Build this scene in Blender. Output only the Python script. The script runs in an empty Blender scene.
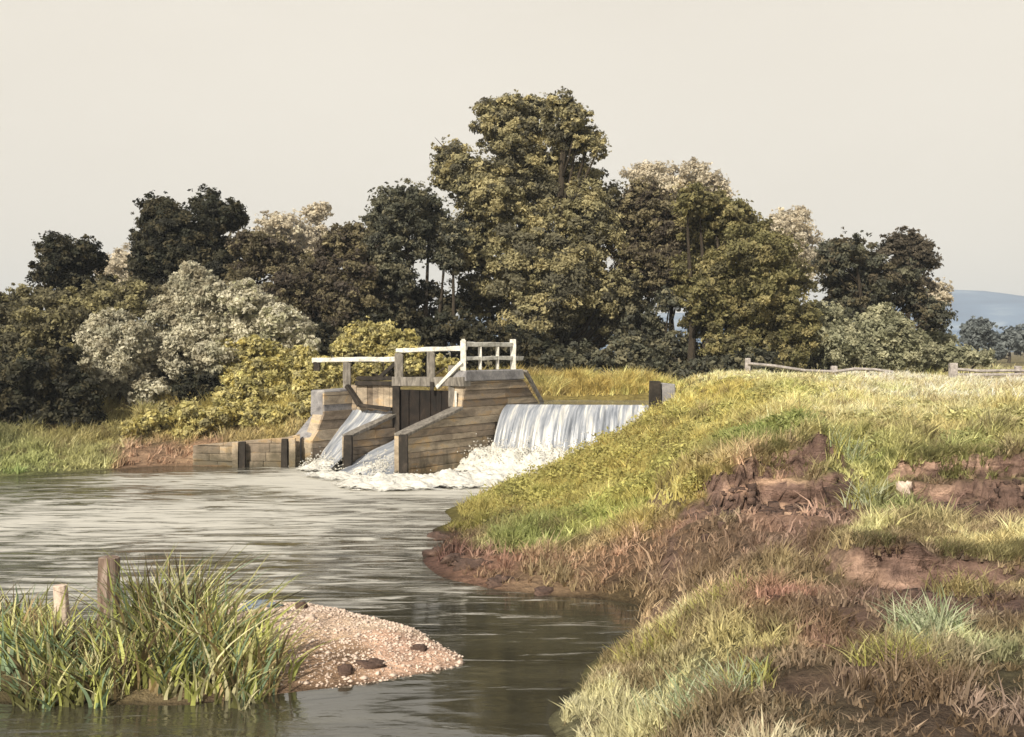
import bpy, math, random
import numpy as np
from mathutils import Vector
random.seed(7)
R = np.random.default_rng(11)
SC = bpy.context.scene
COL = SC.collection

# ---------------------------------------------------------------- camera, sky, sun, exposure
F = 1100.0; HY = 350.0; CZ = 3.8
cd = bpy.data.cameras.new('camera'); cam = bpy.data.objects.new('camera', cd); COL.objects.link(cam)
cam.location = (0, 0, CZ); cam.rotation_euler = (math.radians(90), 0, 0)
cd.sensor_width = 36; cd.lens = 36 * F / 1024; cd.shift_y = -18.5 / 1024
cd.clip_start = .1; cd.clip_end = 20000
SC.camera = cam
SUN = Vector((-.38, -.76, .6)).normalized()
w = bpy.data.worlds.new('World'); SC.world = w; w.use_nodes = True
nt = w.node_tree; nt.nodes.clear()
wo = nt.nodes.new('ShaderNodeOutputWorld')
sk = nt.nodes.new('ShaderNodeTexSky'); sk.sky_type = 'NISHITA'; sk.sun_disc = False
sk.sun_elevation = math.asin(SUN.z); sk.sun_rotation = math.atan2(SUN.x, SUN.y)
sk.dust_density = 3; sk.air_density = 1
b1 = nt.nodes.new('ShaderNodeBackground'); b1.inputs[1].default_value = .08
nt.links.new(sk.outputs[0], b1.inputs[0])
tc = nt.nodes.new('ShaderNodeTexCoord')
mp = nt.nodes.new('ShaderNodeMapping'); mp.inputs['Scale'].default_value = (1, 1, 2.6)
nt.links.new(tc.outputs['Generated'], mp.inputs[0])
nz = nt.nodes.new('ShaderNodeTexNoise'); nz.inputs['Scale'].default_value = 1.6; nz.inputs['Detail'].default_value = 6
nz.inputs['Roughness'].default_value = .5
nt.links.new(mp.outputs[0], nz.inputs['Vector'])
cr = nt.nodes.new('ShaderNodeValToRGB')
cr.color_ramp.elements[0].position = .3; cr.color_ramp.elements[0].color = (.80, .735, .628, 1)
cr.color_ramp.elements[1].position = .7; cr.color_ramp.elements[1].color = (.875, .81, .70, 1)
nt.links.new(nz.outputs['Fac'], cr.inputs[0])
b2 = nt.nodes.new('ShaderNodeBackground'); b2.inputs[1].default_value = .815
nt.links.new(cr.outputs[0], b2.inputs[0])
sz = nt.nodes.new('ShaderNodeSeparateXYZ'); nt.links.new(tc.outputs['Generated'], sz.inputs[0])
mr = nt.nodes.new('ShaderNodeMapRange'); mr.inputs[1].default_value = .32; mr.inputs[2].default_value = .60; mr.inputs[3].default_value = .97; mr.inputs[4].default_value = .3
nt.links.new(sz.outputs[2], mr.inputs[0])
mx = nt.nodes.new('ShaderNodeMixShader'); nt.links.new(mr.outputs[0], mx.inputs[0])      # thin cream overcast over the sky
nt.links.new(b1.outputs[0], mx.inputs[1]); nt.links.new(b2.outputs[0], mx.inputs[2])
nt.links.new(mx.outputs[0], wo.inputs[0])
sl = bpy.data.lights.new('sun', 'SUN'); sl.energy = 4.8; sl.angle = math.radians(.8); sl.color = (1, .92, .77)
so = bpy.data.objects.new('sun', sl); COL.objects.link(so); so.rotation_euler = (-SUN).to_track_quat('-Z', 'Y').to_euler()
so.location = (-30, -20, 40)
vs = SC.view_settings; vs.view_transform = 'Standard'; vs.look = 'None'; vs.exposure = .38; vs.gamma = 1
SC.cycles.use_denoising = True; SC.cycles.max_bounces = 6; SC.cycles.transparent_max_bounces = 8
SC.cycles.volume_bounces = 0; SC.cycles.use_fast_gi = False
SC.cycles.caustics_reflective = False; SC.cycles.caustics_refractive = False

# ---------------------------------------------------------------- helpers
def P(px, py, Y): return np.array([(px - 512) * Y / F, Y, CZ - (py - HY) * Y / F])
def tag(o, label=None, cat=None, group=None, kind=None):
    if label: o['label'] = label
    if cat: o['category'] = cat
    if group: o['group'] = group
    if kind: o['kind'] = kind
    return o
def empty(name, loc, label, cat, group=None):
    o = bpy.data.objects.new(name, None); COL.objects.link(o); o.location = [float(c) for c in loc]
    o.empty_display_size = .2
    return tag(o, label, cat, group)
def _h(i, j, s):
    n = (i * 374761393 + j * 668265263 + s * 974634777) & 0xffffffff
    n = ((n ^ (n >> 13)) * 1274126177) & 0xffffffff
    return ((n ^ (n >> 16)) & 0xffff) / 65535.0
def vn(x, y, s=0):
    x = np.asarray(x, float); y = np.asarray(y, float)
    xi = np.floor(x).astype(np.int64); yi = np.floor(y).astype(np.int64)
    fx = x - xi; fy = y - yi; fx = fx * fx * (3 - 2 * fx); fy = fy * fy * (3 - 2 * fy)
    a = _h(xi, yi, s); b = _h(xi + 1, yi, s); c = _h(xi, yi + 1, s); d = _h(xi + 1, yi + 1, s)
    return (a * (1 - fx) + b * fx) * (1 - fy) + (c * (1 - fx) + d * fx) * fy
def fbm(x, y, s=0, o=4):
    t = 0; a = .5; n = 0
    for k in range(o):
        t = t + a * vn(x * 2 ** k, y * 2 ** k, s + k * 17); n += a; a *= .5
    return t / n
def mesh_np(name, V, Fq, mat, parent=None, col=None, smooth=False, uv=None):
    """V (n,3) world coordinates, Fq (m,k) faces"""
    V = np.asarray(V, np.float32); Fq = np.asarray(Fq, np.int32); k = Fq.shape[1]
    if parent is not None: V = V - np.array(parent_loc(parent), np.float32)
    me = bpy.data.meshes.new(name)
    me.vertices.add(len(V)); me.vertices.foreach_set('co', V.ravel())
    me.loops.add(Fq.size); me.loops.foreach_set('vertex_index', Fq.ravel())
    me.polygons.add(len(Fq)); me.polygons.foreach_set('loop_start', np.arange(0, Fq.size, k, dtype=np.int32))
    me.polygons.foreach_set('loop_total', np.full(len(Fq), k, np.int32))
    if smooth: me.polygons.foreach_set('use_smooth', np.ones(len(Fq), bool))
    if col is not None:
        a = me.color_attributes.new('Col', 'FLOAT_COLOR', 'POINT')
        c = np.ones((len(V), 4), np.float32); c[:, :3] = col; a.data.foreach_set('color', c.ravel())
    if uv is not None:
        u = me.uv_layers.new(name='UVMap'); u.data.foreach_set('uv', np.asarray(uv, np.float32)[Fq.ravel()].ravel())
    me.update(calc_edges=True); me.validate()
    o = bpy.data.objects.new(name, me); COL.objects.link(o); me.materials.append(mat)
    if parent is not None: o.parent = parent
    return o
def parent_loc(p):
    l = np.zeros(3)
    while p is not None: l += np.array(p.location); p = p.parent
    return l
class MB:
    def __init__(s): s.v = []; s.f = []
    def add(s, vs, fs):
        n = len(s.v); s.v += [tuple(map(float, q)) for q in vs]; s.f += [tuple(n + i for i in q) for q in fs]; return s
    def extr(s, pts, d):
        pts = [np.array(p, float) for p in pts]; d = np.array(d, float); n = len(pts)
        s.add(pts + [p + d for p in pts], [tuple(range(n))[::-1], tuple(range(n, 2 * n))] + [(i, (i + 1) % n, n + (i + 1) % n, n + i) for i in range(n)]); return s
    def beam(s, p, q, wd, ht, jit=0.0, seg=1, up=(0, 0, 1)):
        p = np.array(p, float); q = np.array(q, float); d = q - p; L = np.linalg.norm(d); d /= L
        up = np.array(up, float)
        if abs(d @ up) > .95: up = np.array((0, 1., 0))
        a = np.cross(d, up); a /= np.linalg.norm(a); b = np.cross(a, d)
        vs = []
        for k in range(seg + 1):
            c = p + d * L * k / seg
            for (i, j) in ((-1, -1), (1, -1), (1, 1), (-1, 1)):
                r = np.array([random.uniform(-jit, jit) for _ in range(3)])
                vs.append(c + a * i * wd / 2 + b * j * ht / 2 + r)
        fs = [(3, 2, 1, 0), tuple(4 * seg + i for i in range(4))]
        for k in range(seg):
            for i in range(4):
                fs.append((4 * k + i, 4 * k + (i + 1) % 4, 4 * k + 4 + (i + 1) % 4, 4 * k + 4 + i))
        return s.add(vs, fs)
    def tube(s, pts, rad, n=8, jit=0):
        pts = [np.array(p, float) for p in pts]; vs = []; fs = []
        for k, p in enumerate(pts):
            d = pts[min(k + 1, len(pts) - 1)] - pts[max(k - 1, 0)]; d = d / (np.linalg.norm(d) + 1e-9)
            a = np.cross(d, (0.3, 1, .1)); a /= np.linalg.norm(a); b = np.cross(d, a)
            for i in range(n):
                t = 2 * math.pi * i / n; r = rad[k] * (1 + random.uniform(-jit, jit))
                vs.append(p + (a * math.cos(t) + b * math.sin(t)) * r)
        for k in range(len(pts) - 1):
            for i in range(n): fs.append((k * n + i, k * n + (i + 1) % n, k * n + n + (i + 1) % n, k * n + n + i))
        fs.append(tuple(range(n))[::-1]); fs.append(tuple((len(pts) - 1) * n + i for i in range(n)))
        return s.add(vs, fs)
    def build(s, name, mat, parent=None, bevel=0, smooth=False):
        off = parent_loc(parent) if parent is not None else np.zeros(3)
        me = bpy.data.meshes.new(name); me.from_pydata([tuple(np.array(v) - off) for v in s.v], [], s.f)
        import bmesh
        bm = bmesh.new(); bm.from_mesh(me); bmesh.ops.recalc_face_normals(bm, faces=bm.faces)
        if bevel: bmesh.ops.bevel(bm, geom=bm.edges[:], offset=bevel, segments=1, affect='EDGES', clamp_overlap=True)
        bm.to_mesh(me); bm.free()
        if smooth:
            for p in me.polygons: p.use_smooth = True
        o = bpy.data.objects.new(name, me); COL.objects.link(o); me.materials.append(mat)
        if parent is not None: o.parent = parent
        return o

# ---------------------------------------------------------------- materials
def newmat(name):
    m = bpy.data.materials.new(name); m.use_nodes = True
    return m, m.node_tree, m.node_tree.nodes['Principled BSDF']
def noise(t, scale, detail=5, rough=.55, vec=None, dist=0, sc=None):
    n = t.nodes.new('ShaderNodeTexNoise'); n.inputs['Scale'].default_value = scale; n.inputs['Detail'].default_value = detail
    n.inputs['Roughness'].default_value = rough; n.inputs['Distortion'].default_value = dist
    if vec is not None:
        if sc is not None:
            m = t.nodes.new('ShaderNodeMapping'); m.inputs['Scale'].default_value = sc; t.links.new(vec, m.inputs[0]); vec = m.outputs[0]
        t.links.new(vec, n.inputs['Vector'])
    return n.outputs['Fac']
def ramp(t, fac, stops):
    r = t.nodes.new('ShaderNodeValToRGB'); e = r.color_ramp.elements
    while len(e) < len(stops): e.new(.5)
    for i, (p, c) in enumerate(stops): e[i].position = p; e[i].color = (*c, 1) if len(c) == 3 else c
    t.links.new(fac, r.inputs[0]); return r.outputs[0]
def mixc(t, fac, a, b, mode='MIX'):
    m = t.nodes.new('ShaderNodeMix'); m.data_type = 'RGBA'; m.blend_type = mode
    for s, v in ((m.inputs[0], fac), (m.inputs[6], a), (m.inputs[7], b)):
        if hasattr(v, 'links'): t.links.new(v, s)
        elif isinstance(v, (int, float)): s.default_value = v
        else: s.default_value = (*v, 1)
    return m.outputs[2]
def math_(t, op, a, b=None, clamp=False):
    m = t.nodes.new('ShaderNodeMath'); m.operation = op; m.use_clamp = clamp
    for s, v in zip(m.inputs, (a, b)):
        if v is None: continue
        if hasattr(v, 'links'): t.links.new(v, s)
        else: s.default_value = v
    return m.outputs[0]
def bump(t, bs, h, strength=.5, dist=.05):
    b = t.nodes.new('ShaderNodeBump'); b.inputs['Strength'].default_value = strength; b.inputs['Distance'].default_value = dist
    t.links.new(h, b.inputs['Height']); t.links.new(b.outputs[0], bs.inputs['Normal'])
def objc(t): return t.nodes.new('ShaderNodeTexCoord').outputs['Object']
def mottled(name, stops, scale=3, rough=.8, sc=(1, 1, 1), bs=.6, bd=.03, fine=25, spec=.3, wet=False):
    m, t, b = newmat(name); oc = objc(t)
    n1 = noise(t, scale, 7, .62, oc, .6, sc)
    c = ramp(t, n1, stops)
    n2 = noise(t, fine, 4, .6, oc, 0, sc)
    c = mixc(t, .55, c, ramp(t, n2, [(.25, (.45, .45, .45)), (.7, (1.15, 1.15, 1.15))]), 'MULTIPLY')
    if wet:
        ge = t.nodes.new('ShaderNodeNewGeometry'); c = mixc(t, 1.0, c, ramp(t, ge.outputs['Random Per Island'], [(0, (.5, .47, .45)), (.35, (.85, .82, .8)), (.8, (1.08, 1.08, 1.05)), (1, (1.25, 1.2, 1.12))]), 'MULTIPLY')
    t.links.new(c, b.inputs['Base Color']); b.inputs['Roughness'].default_value = rough
    b.inputs['Specular IOR Level'].default_value = spec
    hh = math_(t, 'ADD', n1, math_(t, 'MULTIPLY', n2, .5)); bump(t, b, hh, bs, bd)
    if wet:      # damp, algae-stained foot of the boards, with a ragged edge
        sp = t.nodes.new('ShaderNodeSeparateXYZ'); t.links.new(oc, sp.inputs[0])
        k = math_(t, 'ADD', math_(t, 'MULTIPLY', math_(t, 'SUBTRACT', .75, sp.outputs[2]), 1.5), math_(t, 'MULTIPLY', math_(t, 'SUBTRACT', noise(t, 1.6, 6, .65, oc, .5, (1, 1, .3)), .5), 3.4), True)
        t.links.new(mixc(t, k, c, mixc(t, .72, c, (.035, .034, .018))), b.inputs['Base Color'])
    return m
M = {}
M['white'] = mottled('weathered_white_paint', [(.25, (.30, .28, .25)), (.42, (.60, .58, .52)), (.6, (.78, .76, .70))], 5, .7)
M['grey_wood'] = mottled('grey_weathered_timber', [(.3, (.08, .072, .062)), (.5, (.2, .18, .155)), (.7, (.34, .31, .27))], 3, .85, (3, 3, .8))
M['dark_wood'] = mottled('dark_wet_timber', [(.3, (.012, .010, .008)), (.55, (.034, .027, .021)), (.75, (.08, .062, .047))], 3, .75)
M['planks'] = mottled('brown_water_stained_planks', [(.22, (.10, .078, .06)), (.40, (.28, .23, .175)), (.54, (.42, .35, .27)), (.64, (.50, .36, .21)), (.8, (.52, .47, .40))], 1.5, .85, (.8, .8, 2.0), .9, .05, wet=True)
M['stone'] = mottled('grey_stone', [(.28, (.12, .115, .12)), (.5, (.27, .26, .265)), (.72, (.42, .40, .38))], 2.2, .85)
M['fence'] = mottled('silvered_fence_wood', [(.3, (.2, .18, .17)), (.55, (.42, .38, .36)), (.75, (.6, .56, .52))], 6, .85, (1, 1, 1))
M['rock'] = mottled('reddish_earth_rock', [(.25, (.035, .023, .02)), (.5, (.11, .07, .055)), (.72, (.25, .165, .125))], 2.5, .9, (1, 1, 2), 1, .06)
M['pale_rock'] = mottled('pale_pink_stone', [(.25, (.42, .32, .26)), (.6, (.74, .60, .50)), (.8, (.8, .72, .63))], 4, .85)
M['blue_rock'] = mottled('blue_grey_stone', [(.25, (.1, .13, .18)), (.6, (.22, .26, .31)), (.8, (.4, .44, .5))], 4, .7)
M['bark'] = mottled('dark_bark', [(.3, (.022, .017, .012)), (.55, (.06, .047, .033)), (.75, (.12, .1, .07))], 4, .95, (2, 2, .5), 1, .06)
def foliage_mat(name, transl=.40, rough=.62):
    m, t, b = newmat(name)
    a = t.nodes.new('ShaderNodeAttribute'); a.attribute_name = 'Col'
    n = noise(t, 6, 3, .6, objc(t))
    c = mixc(t, .5, a.outputs['Color'], ramp(t, n, [(.3, (.6, .6, .6)), (.7, (1.2, 1.2, 1.15))]), 'MULTIPLY')
    t.links.new(c, b.inputs['Base Color']); b.inputs['Roughness'].default_value = rough; b.inputs['Specular IOR Level'].default_value = .22
    tr = t.nodes.new('ShaderNodeBsdfTranslucent'); t.links.new(c, tr.inputs[0])
    ms = t.nodes.new('ShaderNodeMixShader'); ms.inputs[0].default_value = transl
    t.links.new(b.outputs[0], ms.inputs[1]); t.links.new(tr.outputs[0], ms.inputs[2])
    t.links.new(ms.outputs[0], t.nodes['Material Output'].inputs[0]); return m
M['leaf'] = foliage_mat('leaf'); M['blade'] = foliage_mat('grass_blade', .35, .55)
# ground
m, t, b = newmat('ground_soil'); oc = objc(t)
a = t.nodes.new('ShaderNodeAttribute'); a.attribute_name = 'Col'
n1 = noise(t, .9, 8, .65, oc, .5); n2 = noise(t, 9, 6, .65, oc, 0); n3 = noise(t, 3, 6, .6, oc, 1.2, (.35, .35, 2.6))
c = mixc(t, .75, a.outputs['Color'], ramp(t, n1, [(.3, (.55, .52, .5)), (.7, (1.3, 1.28, 1.25))]), 'MULTIPLY')
c = mixc(t, .7, c, ramp(t, n2, [(.3, (.5, .48, .46)), (.65, (1.25, 1.25, 1.25))]), 'MULTIPLY')
c = mixc(t, .6, c, ramp(t, n3, [(.35, (.45, .42, .42)), (.6, (1.25, 1.2, 1.15))]), 'MULTIPLY')
t.links.new(c, b.inputs['Base Color']); b.inputs['Roughness'].default_value = .95; b.inputs['Specular IOR Level'].default_value = .15
n4 = noise(t, 38, 4, .65, oc); bump(t, b, math_(t, 'ADD', math_(t, 'ADD', n2, math_(t, 'MULTIPLY', n4, .35)), math_(t, 'ADD', n1, n3)), 1.0, .13); M['ground'] = m
# river water
def water_mat(name, foam_pts, base=(.036, .033, .022), sx=.5):
    m, t, b = newmat(name); oc = objc(t)
    n1 = noise(t, 1.1, 6, .6, oc, .7, (sx, 1.9, 1)); n2 = noise(t, 4.5, 4, .6, oc, .4, (.6, 1.6, 1)); n3 = noise(t, .35, 3, .5, oc, .5, (.5, 1.6, 1))
    h = math_(t, 'ADD', math_(t, 'MULTIPLY', n1, 1.0), math_(t, 'ADD', math_(t, 'MULTIPLY', n2, .28), math_(t, 'MULTIPLY', n3, 1.0)))
    # foam: streaks carried away from the falls
    fac = None
    sep = t.nodes.new('ShaderNodeSeparateXYZ'); t.links.new(oc, sep.inputs[0])
    for (fx, fy, rx, ry, s) in foam_pts:
        dx = math_(t, 'DIVIDE', math_(t, 'SUBTRACT', sep.outputs[0], fx), rx); dy = math_(t, 'DIVIDE', math_(t, 'SUBTRACT', sep.outputs[1], fy), ry)
        d = math_(t, 'SQRT', math_(t, 'ADD', math_(t, 'MULTIPLY', dx, dx), math_(t, 'MULTIPLY', dy, dy)))
        g = math_(t, 'MULTIPLY', math_(t, 'SUBTRACT', 1.0, d, True), s)
        fac = g if fac is None else math_(t, 'MAXIMUM', fac, g)
    fn = noise(t, 1.5, 9, .68, oc, 1.0, (.42, 2.1, 1))
    if fac is None: fm = math_(t, 'MULTIPLY', 0.0, 0.0)
    else: fm = math_(t, 'MULTIPLY', math_(t, 'SUBTRACT', math_(t, 'ADD', fn, math_(t, 'MULTIPLY', fac, .5)), .625), 6.0, True)
    bc = ramp(t, noise(t, .8, 6, .6, oc, .6, (.3, 1.5, 1)), [(.35, tuple(.6 * v for v in base)), (.65, tuple(1.5 * v for v in base))])
    t.links.new(mixc(t, fm, bc, (.54, .52, .46)), b.inputs['Base Color'])
    t.links.new(math_(t, 'ADD', math_(t, 'MULTIPLY', fm, .5), .06), b.inputs['Roughness'])
    b.inputs['IOR'].default_value = 2.0
    calm = ramp(t, noise(t, .45, 4, .6, oc, .8, (.3, 1.1, 1)), [(.32, (.22, .22, .22)), (.62, (1, 1, 1))])
    dx = math_(t, 'DIVIDE', math_(t, 'SUBTRACT', sep.outputs[0], .3), 6.5); dy = math_(t, 'DIVIDE', math_(t, 'SUBTRACT', sep.outputs[1], 14.5), 8.5)
    q = math_(t, 'SQRT', math_(t, 'ADD', math_(t, 'MULTIPLY', dx, dx), math_(t, 'MULTIPLY', dy, dy)))      # slack water in the lee of the right bank
    lee = math_(t, 'ADD', math_(t, 'MULTIPLY', math_(t, 'SUBTRACT', math_(t, 'MULTIPLY', q, 1.5), .35, True), .82), .18, True)
    hh = math_(t, 'MULTIPLY', math_(t, 'MULTIPLY', math_(t, 'ADD', h, math_(t, 'MULTIPLY', fm, .25)), calm), lee)
    bump(t, b, hh, .42, .085); return m
M['river'] = water_mat('river_water', [(-2.5, 32.5, 8.5, 7.0, 1.25), (-7, 32, 11, 4, .75), (-8, 25, 15, 11, .62), (-6, 18, 11, 6, .42)])
M['pond'] = water_mat('upper_water', [], (.16, .17, .18))
# white water
m, t, b = newmat('falling_water')
uvn = t.nodes.new('ShaderNodeUVMap'); uvn.uv_map = 'UVMap'
n1 = noise(t, 1, 5, .6, uvn.outputs[0], .25, (4.2, .55, 1)); n2 = noise(t, 1, 4, .6, uvn.outputs[0], .1, (15, 1.1, 1))
s = math_(t, 'ADD', math_(t, 'MULTIPLY', n1, .65), math_(t, 'MULTIPLY', n2, .35))
t.links.new(ramp(t, s, [(.38, (.13, .145, .175)), (.50, (.30, .32, .36)), (.58, (.56, .55, .52)), (.66, (.72, .70, .65))]), b.inputs['Base Color'])
b.inputs['Roughness'].default_value = .3; bump(t, b, s, .8, .08); M['fall'] = m
m, t, b = newmat('foam'); oc = objc(t)
n1 = noise(t, 2.2, 7, .65, oc, .8, (1, 1, 1.5)); n2 = noise(t, 14, 4, .6, oc)
t.links.new(ramp(t, n1, [(.3, (.5, .51, .52)), (.42, (.58, .565, .515)), (.6, (.70, .68, .62))]), b.inputs['Base Color'])
b.inputs['Roughness'].default_value = .6; b.inputs['Specular IOR Level'].default_value = .3
fa = t.nodes.new('ShaderNodeAttribute'); fa.attribute_name = 'Col'
al = math_(t, 'MULTIPLY', math_(t, 'SUBTRACT', math_(t, 'ADD', fa.outputs['Fac'], math_(t, 'MULTIPLY', math_(t, 'SUBTRACT', noise(t, 3.5, 7, .7, oc, .8, (.6, 1.6, 1)), .5), 1.5)), .32), 4.0, True)
t.links.new(al, b.inputs['Alpha'])
bump(t, b, math_(t, 'ADD', n1, n2), .7, .06); M['foam'] = m
# hills, with the blue of distance haze put into the base colour
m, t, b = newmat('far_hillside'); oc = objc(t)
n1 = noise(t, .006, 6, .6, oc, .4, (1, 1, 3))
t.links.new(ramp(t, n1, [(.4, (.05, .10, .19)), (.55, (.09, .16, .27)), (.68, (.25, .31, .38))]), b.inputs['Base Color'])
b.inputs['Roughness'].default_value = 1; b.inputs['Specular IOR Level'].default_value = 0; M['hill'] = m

# ---------------------------------------------------------------- terrain height
def sst(x): x = np.clip(x, 0, 1); return x * x * (3 - 2 * x)
def pl(x, pts): return np.interp(x, [p[0] for p in pts], [p[1] for p in pts])
def cliff(x, y):
    yc = 18.3 + .9 * (vn(x * 1.1, 0 * x, 5) - .5) + .55 * (vn(x * 3.1, 0 * x, 6) - .5) + .25 * (vn(x * 7.7, 0 * x, 7) - .5) - .25 * np.clip(x - 6, 0, 3)
    amp = pl(x, [(2.5, 0), (3.0, .35), (3.9, .72), (5.3, .85), (5.75, .25), (6.15, .2), (6.55, .62), (9, .7), (14, .5), (20, 0)])
    z = amp * (.45 * sst((y - yc) / .22 + .5) + .55 * sst((y - yc - .35 - .5 * (vn(x * 1.9, 0 * x, 8) - .3)) / .25 + .5)) * (1 - sst((y - yc - .3) / 5))
    yc2 = 13.3 + .35 * (vn(x * 1.7, 0 * x, 9) - .5)
    amp2 = pl(x, [(3.9, 0), (4.3, .5), (5.0, .55), (5.3, .35), (6, .25), (7.5, .2), (9, 0)])
    return z + amp2 * sst((y - yc2) / .3 + .5) * (1 - sst((y - yc2 - .3) / 2.5))
cps = []
def cp(x, y, z): cps.append((x, y, z))
for x, y in ((.7, 10.2), (.34, 11.3), (.66, 12.1), (1.0, 13.5), (1.75, 14.9), (1.95, 16.3), (.8, 16.9), (-.25, 17.4), (-1.05, 18.2), (-1.62, 19.9), (-1.72, 23.2), (-1.6, 26), (-.8, 28.4), (.6, 30.3), (2.2, 32.2), (3.6, 34.2)):
    cp(x, y, .0)
for px, py, Y in ((540, 477, 29), (600, 445, 31), (645, 421, 33.0), (668, 407, 34), (702, 389, 35), (760, 377, 36), (830, 378, 37), (900, 379, 37), (1010, 381, 37),
                  (480, 520, 24), (520, 530, 21.5), (560, 500, 25), (620, 480, 25), (620, 520, 21), (620, 560, 17.8), (560, 560, 18.6), (480, 548, 20), (700, 440, 26), (700, 405, 31),
                  (700, 500, 18.2), (760, 512, 17.4), (840, 512, 17.4), (690, 463, 20.4), (770, 447, 19.4), (850, 443, 19.6), (770, 415, 24), (850, 410, 25), (900, 410, 26), (1000, 412, 26),
                  (900, 452, 19), (1000, 452, 18.6), (880, 500, 17.6), (920, 515, 16.8), (1000, 515, 16.6), (900, 392, 31), (1000, 392, 31), (790, 389, 31),
                  (760, 560, 14.2), (760, 600, 12.2), (760, 650, 10.3), (760, 700, 9.2), (760, 737, 8.5), (690, 530, 17), (640, 655, 12.9), (650, 700, 10.9), (610, 722, 10.6),
                  (700, 640, 11.8), (700, 580, 14.6), (675, 585, 15.4), (900, 520, 15.6), (880, 541, 14.1), (900, 604, 12.5), (960, 620, 11.2), (930, 660, 10), (1000, 720, 8.5), (1000, 545, 14), (830, 650, 10.3), (700, 700, 9.9), (850, 600, 12.4), (960, 690, 9)):
    cp(*P(px, py, Y))
for q in ((18, 38, 2.95), (25, 30, 2.9), (25, 18, 2.4), (16, 12, 2.0), (10, 10, 1.6), (10, 22, 2.6), (14, 28, 2.9), (6, 4, 1.7), (0, 0, 1.9), (-8, 2, 1.6), (3, 6, 1.2), (-2, 6, .9), (0, 8, .35), (-2, 8.6, -.1), (-6, 7.5, .1), (-14, 6, .8), (-30, 6, 1.2), (-60, 4, 1.5), (0, -20, 2.2), (-30, -20, 2.2), (30, -20, 2.2), (40, 10, 2.6), (60, 30, 2.8),
          (-1.2, 9.8, -.5), (-3.6, 10.2, -.5), (-6.5, 9.8, -.5), (-12, 10.5, -.5), (-25, 12, -.6), (-.6, 12, -.45), (-1.2, 16.5, -.6), (.3, 14.8, -.5), (-4, 19, -.6), (-9, 17, -.6), (-16, 20, -.7), (-6, 24, -.7), (-12, 28, -.7), (-4.2, 29, -.7), (-2.7, 32.5, -.7), (.6, 33.6, -.8), (2.4, 35, -.7), (-8, 33, -.7), (-25, 26, -.7), (-40, 20, -.7), (-70, 20, -.7), (-3.4, 23, -.6), (-3.2, 20, -.6),
          (-2.5, 14.4, .24), (-2.0, 14.0, .2), (-3.2, 14.9, .22), (-1.5, 13.6, .13), (-1.0, 13.5, .09), (-.6, 13.35, .0), (-3.9, 15.9, .1), (-1.75, 12.55, .02), (-1.1, 12.8, -.03), (-2.3, 15.7, .06), (-1.4, 15, .03), (-3.2, 16.6, 0), (-2.9, 13.4, .2), (-2.5, 12.3, .03), (-3.6, 12.5, .13), (-5, 12.6, .14), (-6, 12.8, .12), (-3.5, 11.75, 0), (-5.2, 11.75, 0), (-7.5, 12.6, .05), (-10, 13, -.2), (-5, 14.2, .05), (-6.5, 14.3, 0), (-4.3, 15.2, 0),
          (-22, 31, 0), (-16, 33, 0), (-14.6, 33.2, 0.0), (-13, 34.6, 0), (-11.5, 35.8, 0), (-15.5, 35, .5), (-13, 36.2, .42), (-11, 37, .45), (-22, 34, .6), (-40, 36, 1.4),
          (-10.2, 36.9, .5), (-9.4, 36.6, .6), (-8, 36.5, .75), (-7.2, 36.7, .85), (-7.6, 38, 1.5), (-7.3, 40, 2.15), (-9.5, 38.5, 1.2), (-9, 41, 2.2), (-13, 40, 1.5), (-18, 40, 1.7), (-18, 46, 2.2), (-10, 46, 2.3), (-30, 46, 2.2),
          (-10.5, 35.8, -.2), (-9.9, 35.5, -.3), (-9.2, 35.3, -.4), (-8.2, 35.1, -.5), (-7.2, 35.2, -.5), (-5.6, 35.9, -.3), (-4.3, 35.4, -.3), (-1.5, 36.3, .1), (-3, 37.2, .8), (.8, 37.4, 1.0), (3, 37, 1.0),
          (-5.2, 39, 1.2), (0, 38.6, 1.2), (4, 38.4, 1.2), (9, 41.8, 1.2), (16, 44.3, 1.2), (30, 47, 1.2), (-4, 41, 2.5), (0, 40.9, 2.55), (4, 41.2, 2.65), (5.6, 37.2, 2.6), (7.2, 38.4, 2.95), (12, 40, 3.0), (20, 42, 2.9), (9, 44.8, 2.5), (16, 47.5, 2.5), (30, 51, 2.6),
          (-7.3, 38.2, 1.9), (-6.6, 40.5, 2.4), (-2, 44, 2.5), (2, 44, 2.5), (6, 46.5, 2.5), (0, 50, 2.4), (-10, 60, 2.3), (10, 60, 2.4), (40, 60, 2.4), (-50, 60, 2.3), (0, 100, 2.3), (80, 100, 2.2), (-80, 100, 2.3)):
    cp(*q)
CP = np.array(cps); CC = .35
def _k(ax, ay, bx, by): return -np.sqrt((ax[:, None] - bx[None]) ** 2 + (ay[:, None] - by[None]) ** 2 + CC * CC)
A = _k(CP[:, 0], CP[:, 1], CP[:, 0], CP[:, 1]); n = len(CP)
Q = np.c_[np.ones(n)]; S = np.block([[A + 0.05 * np.eye(n), Q], [Q.T, np.zeros((1, 1))]])
rhs = np.r_[CP[:, 2] - cliff(CP[:, 0], CP[:, 1]), 0]
W = np.linalg.solve(S, rhs)
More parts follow.
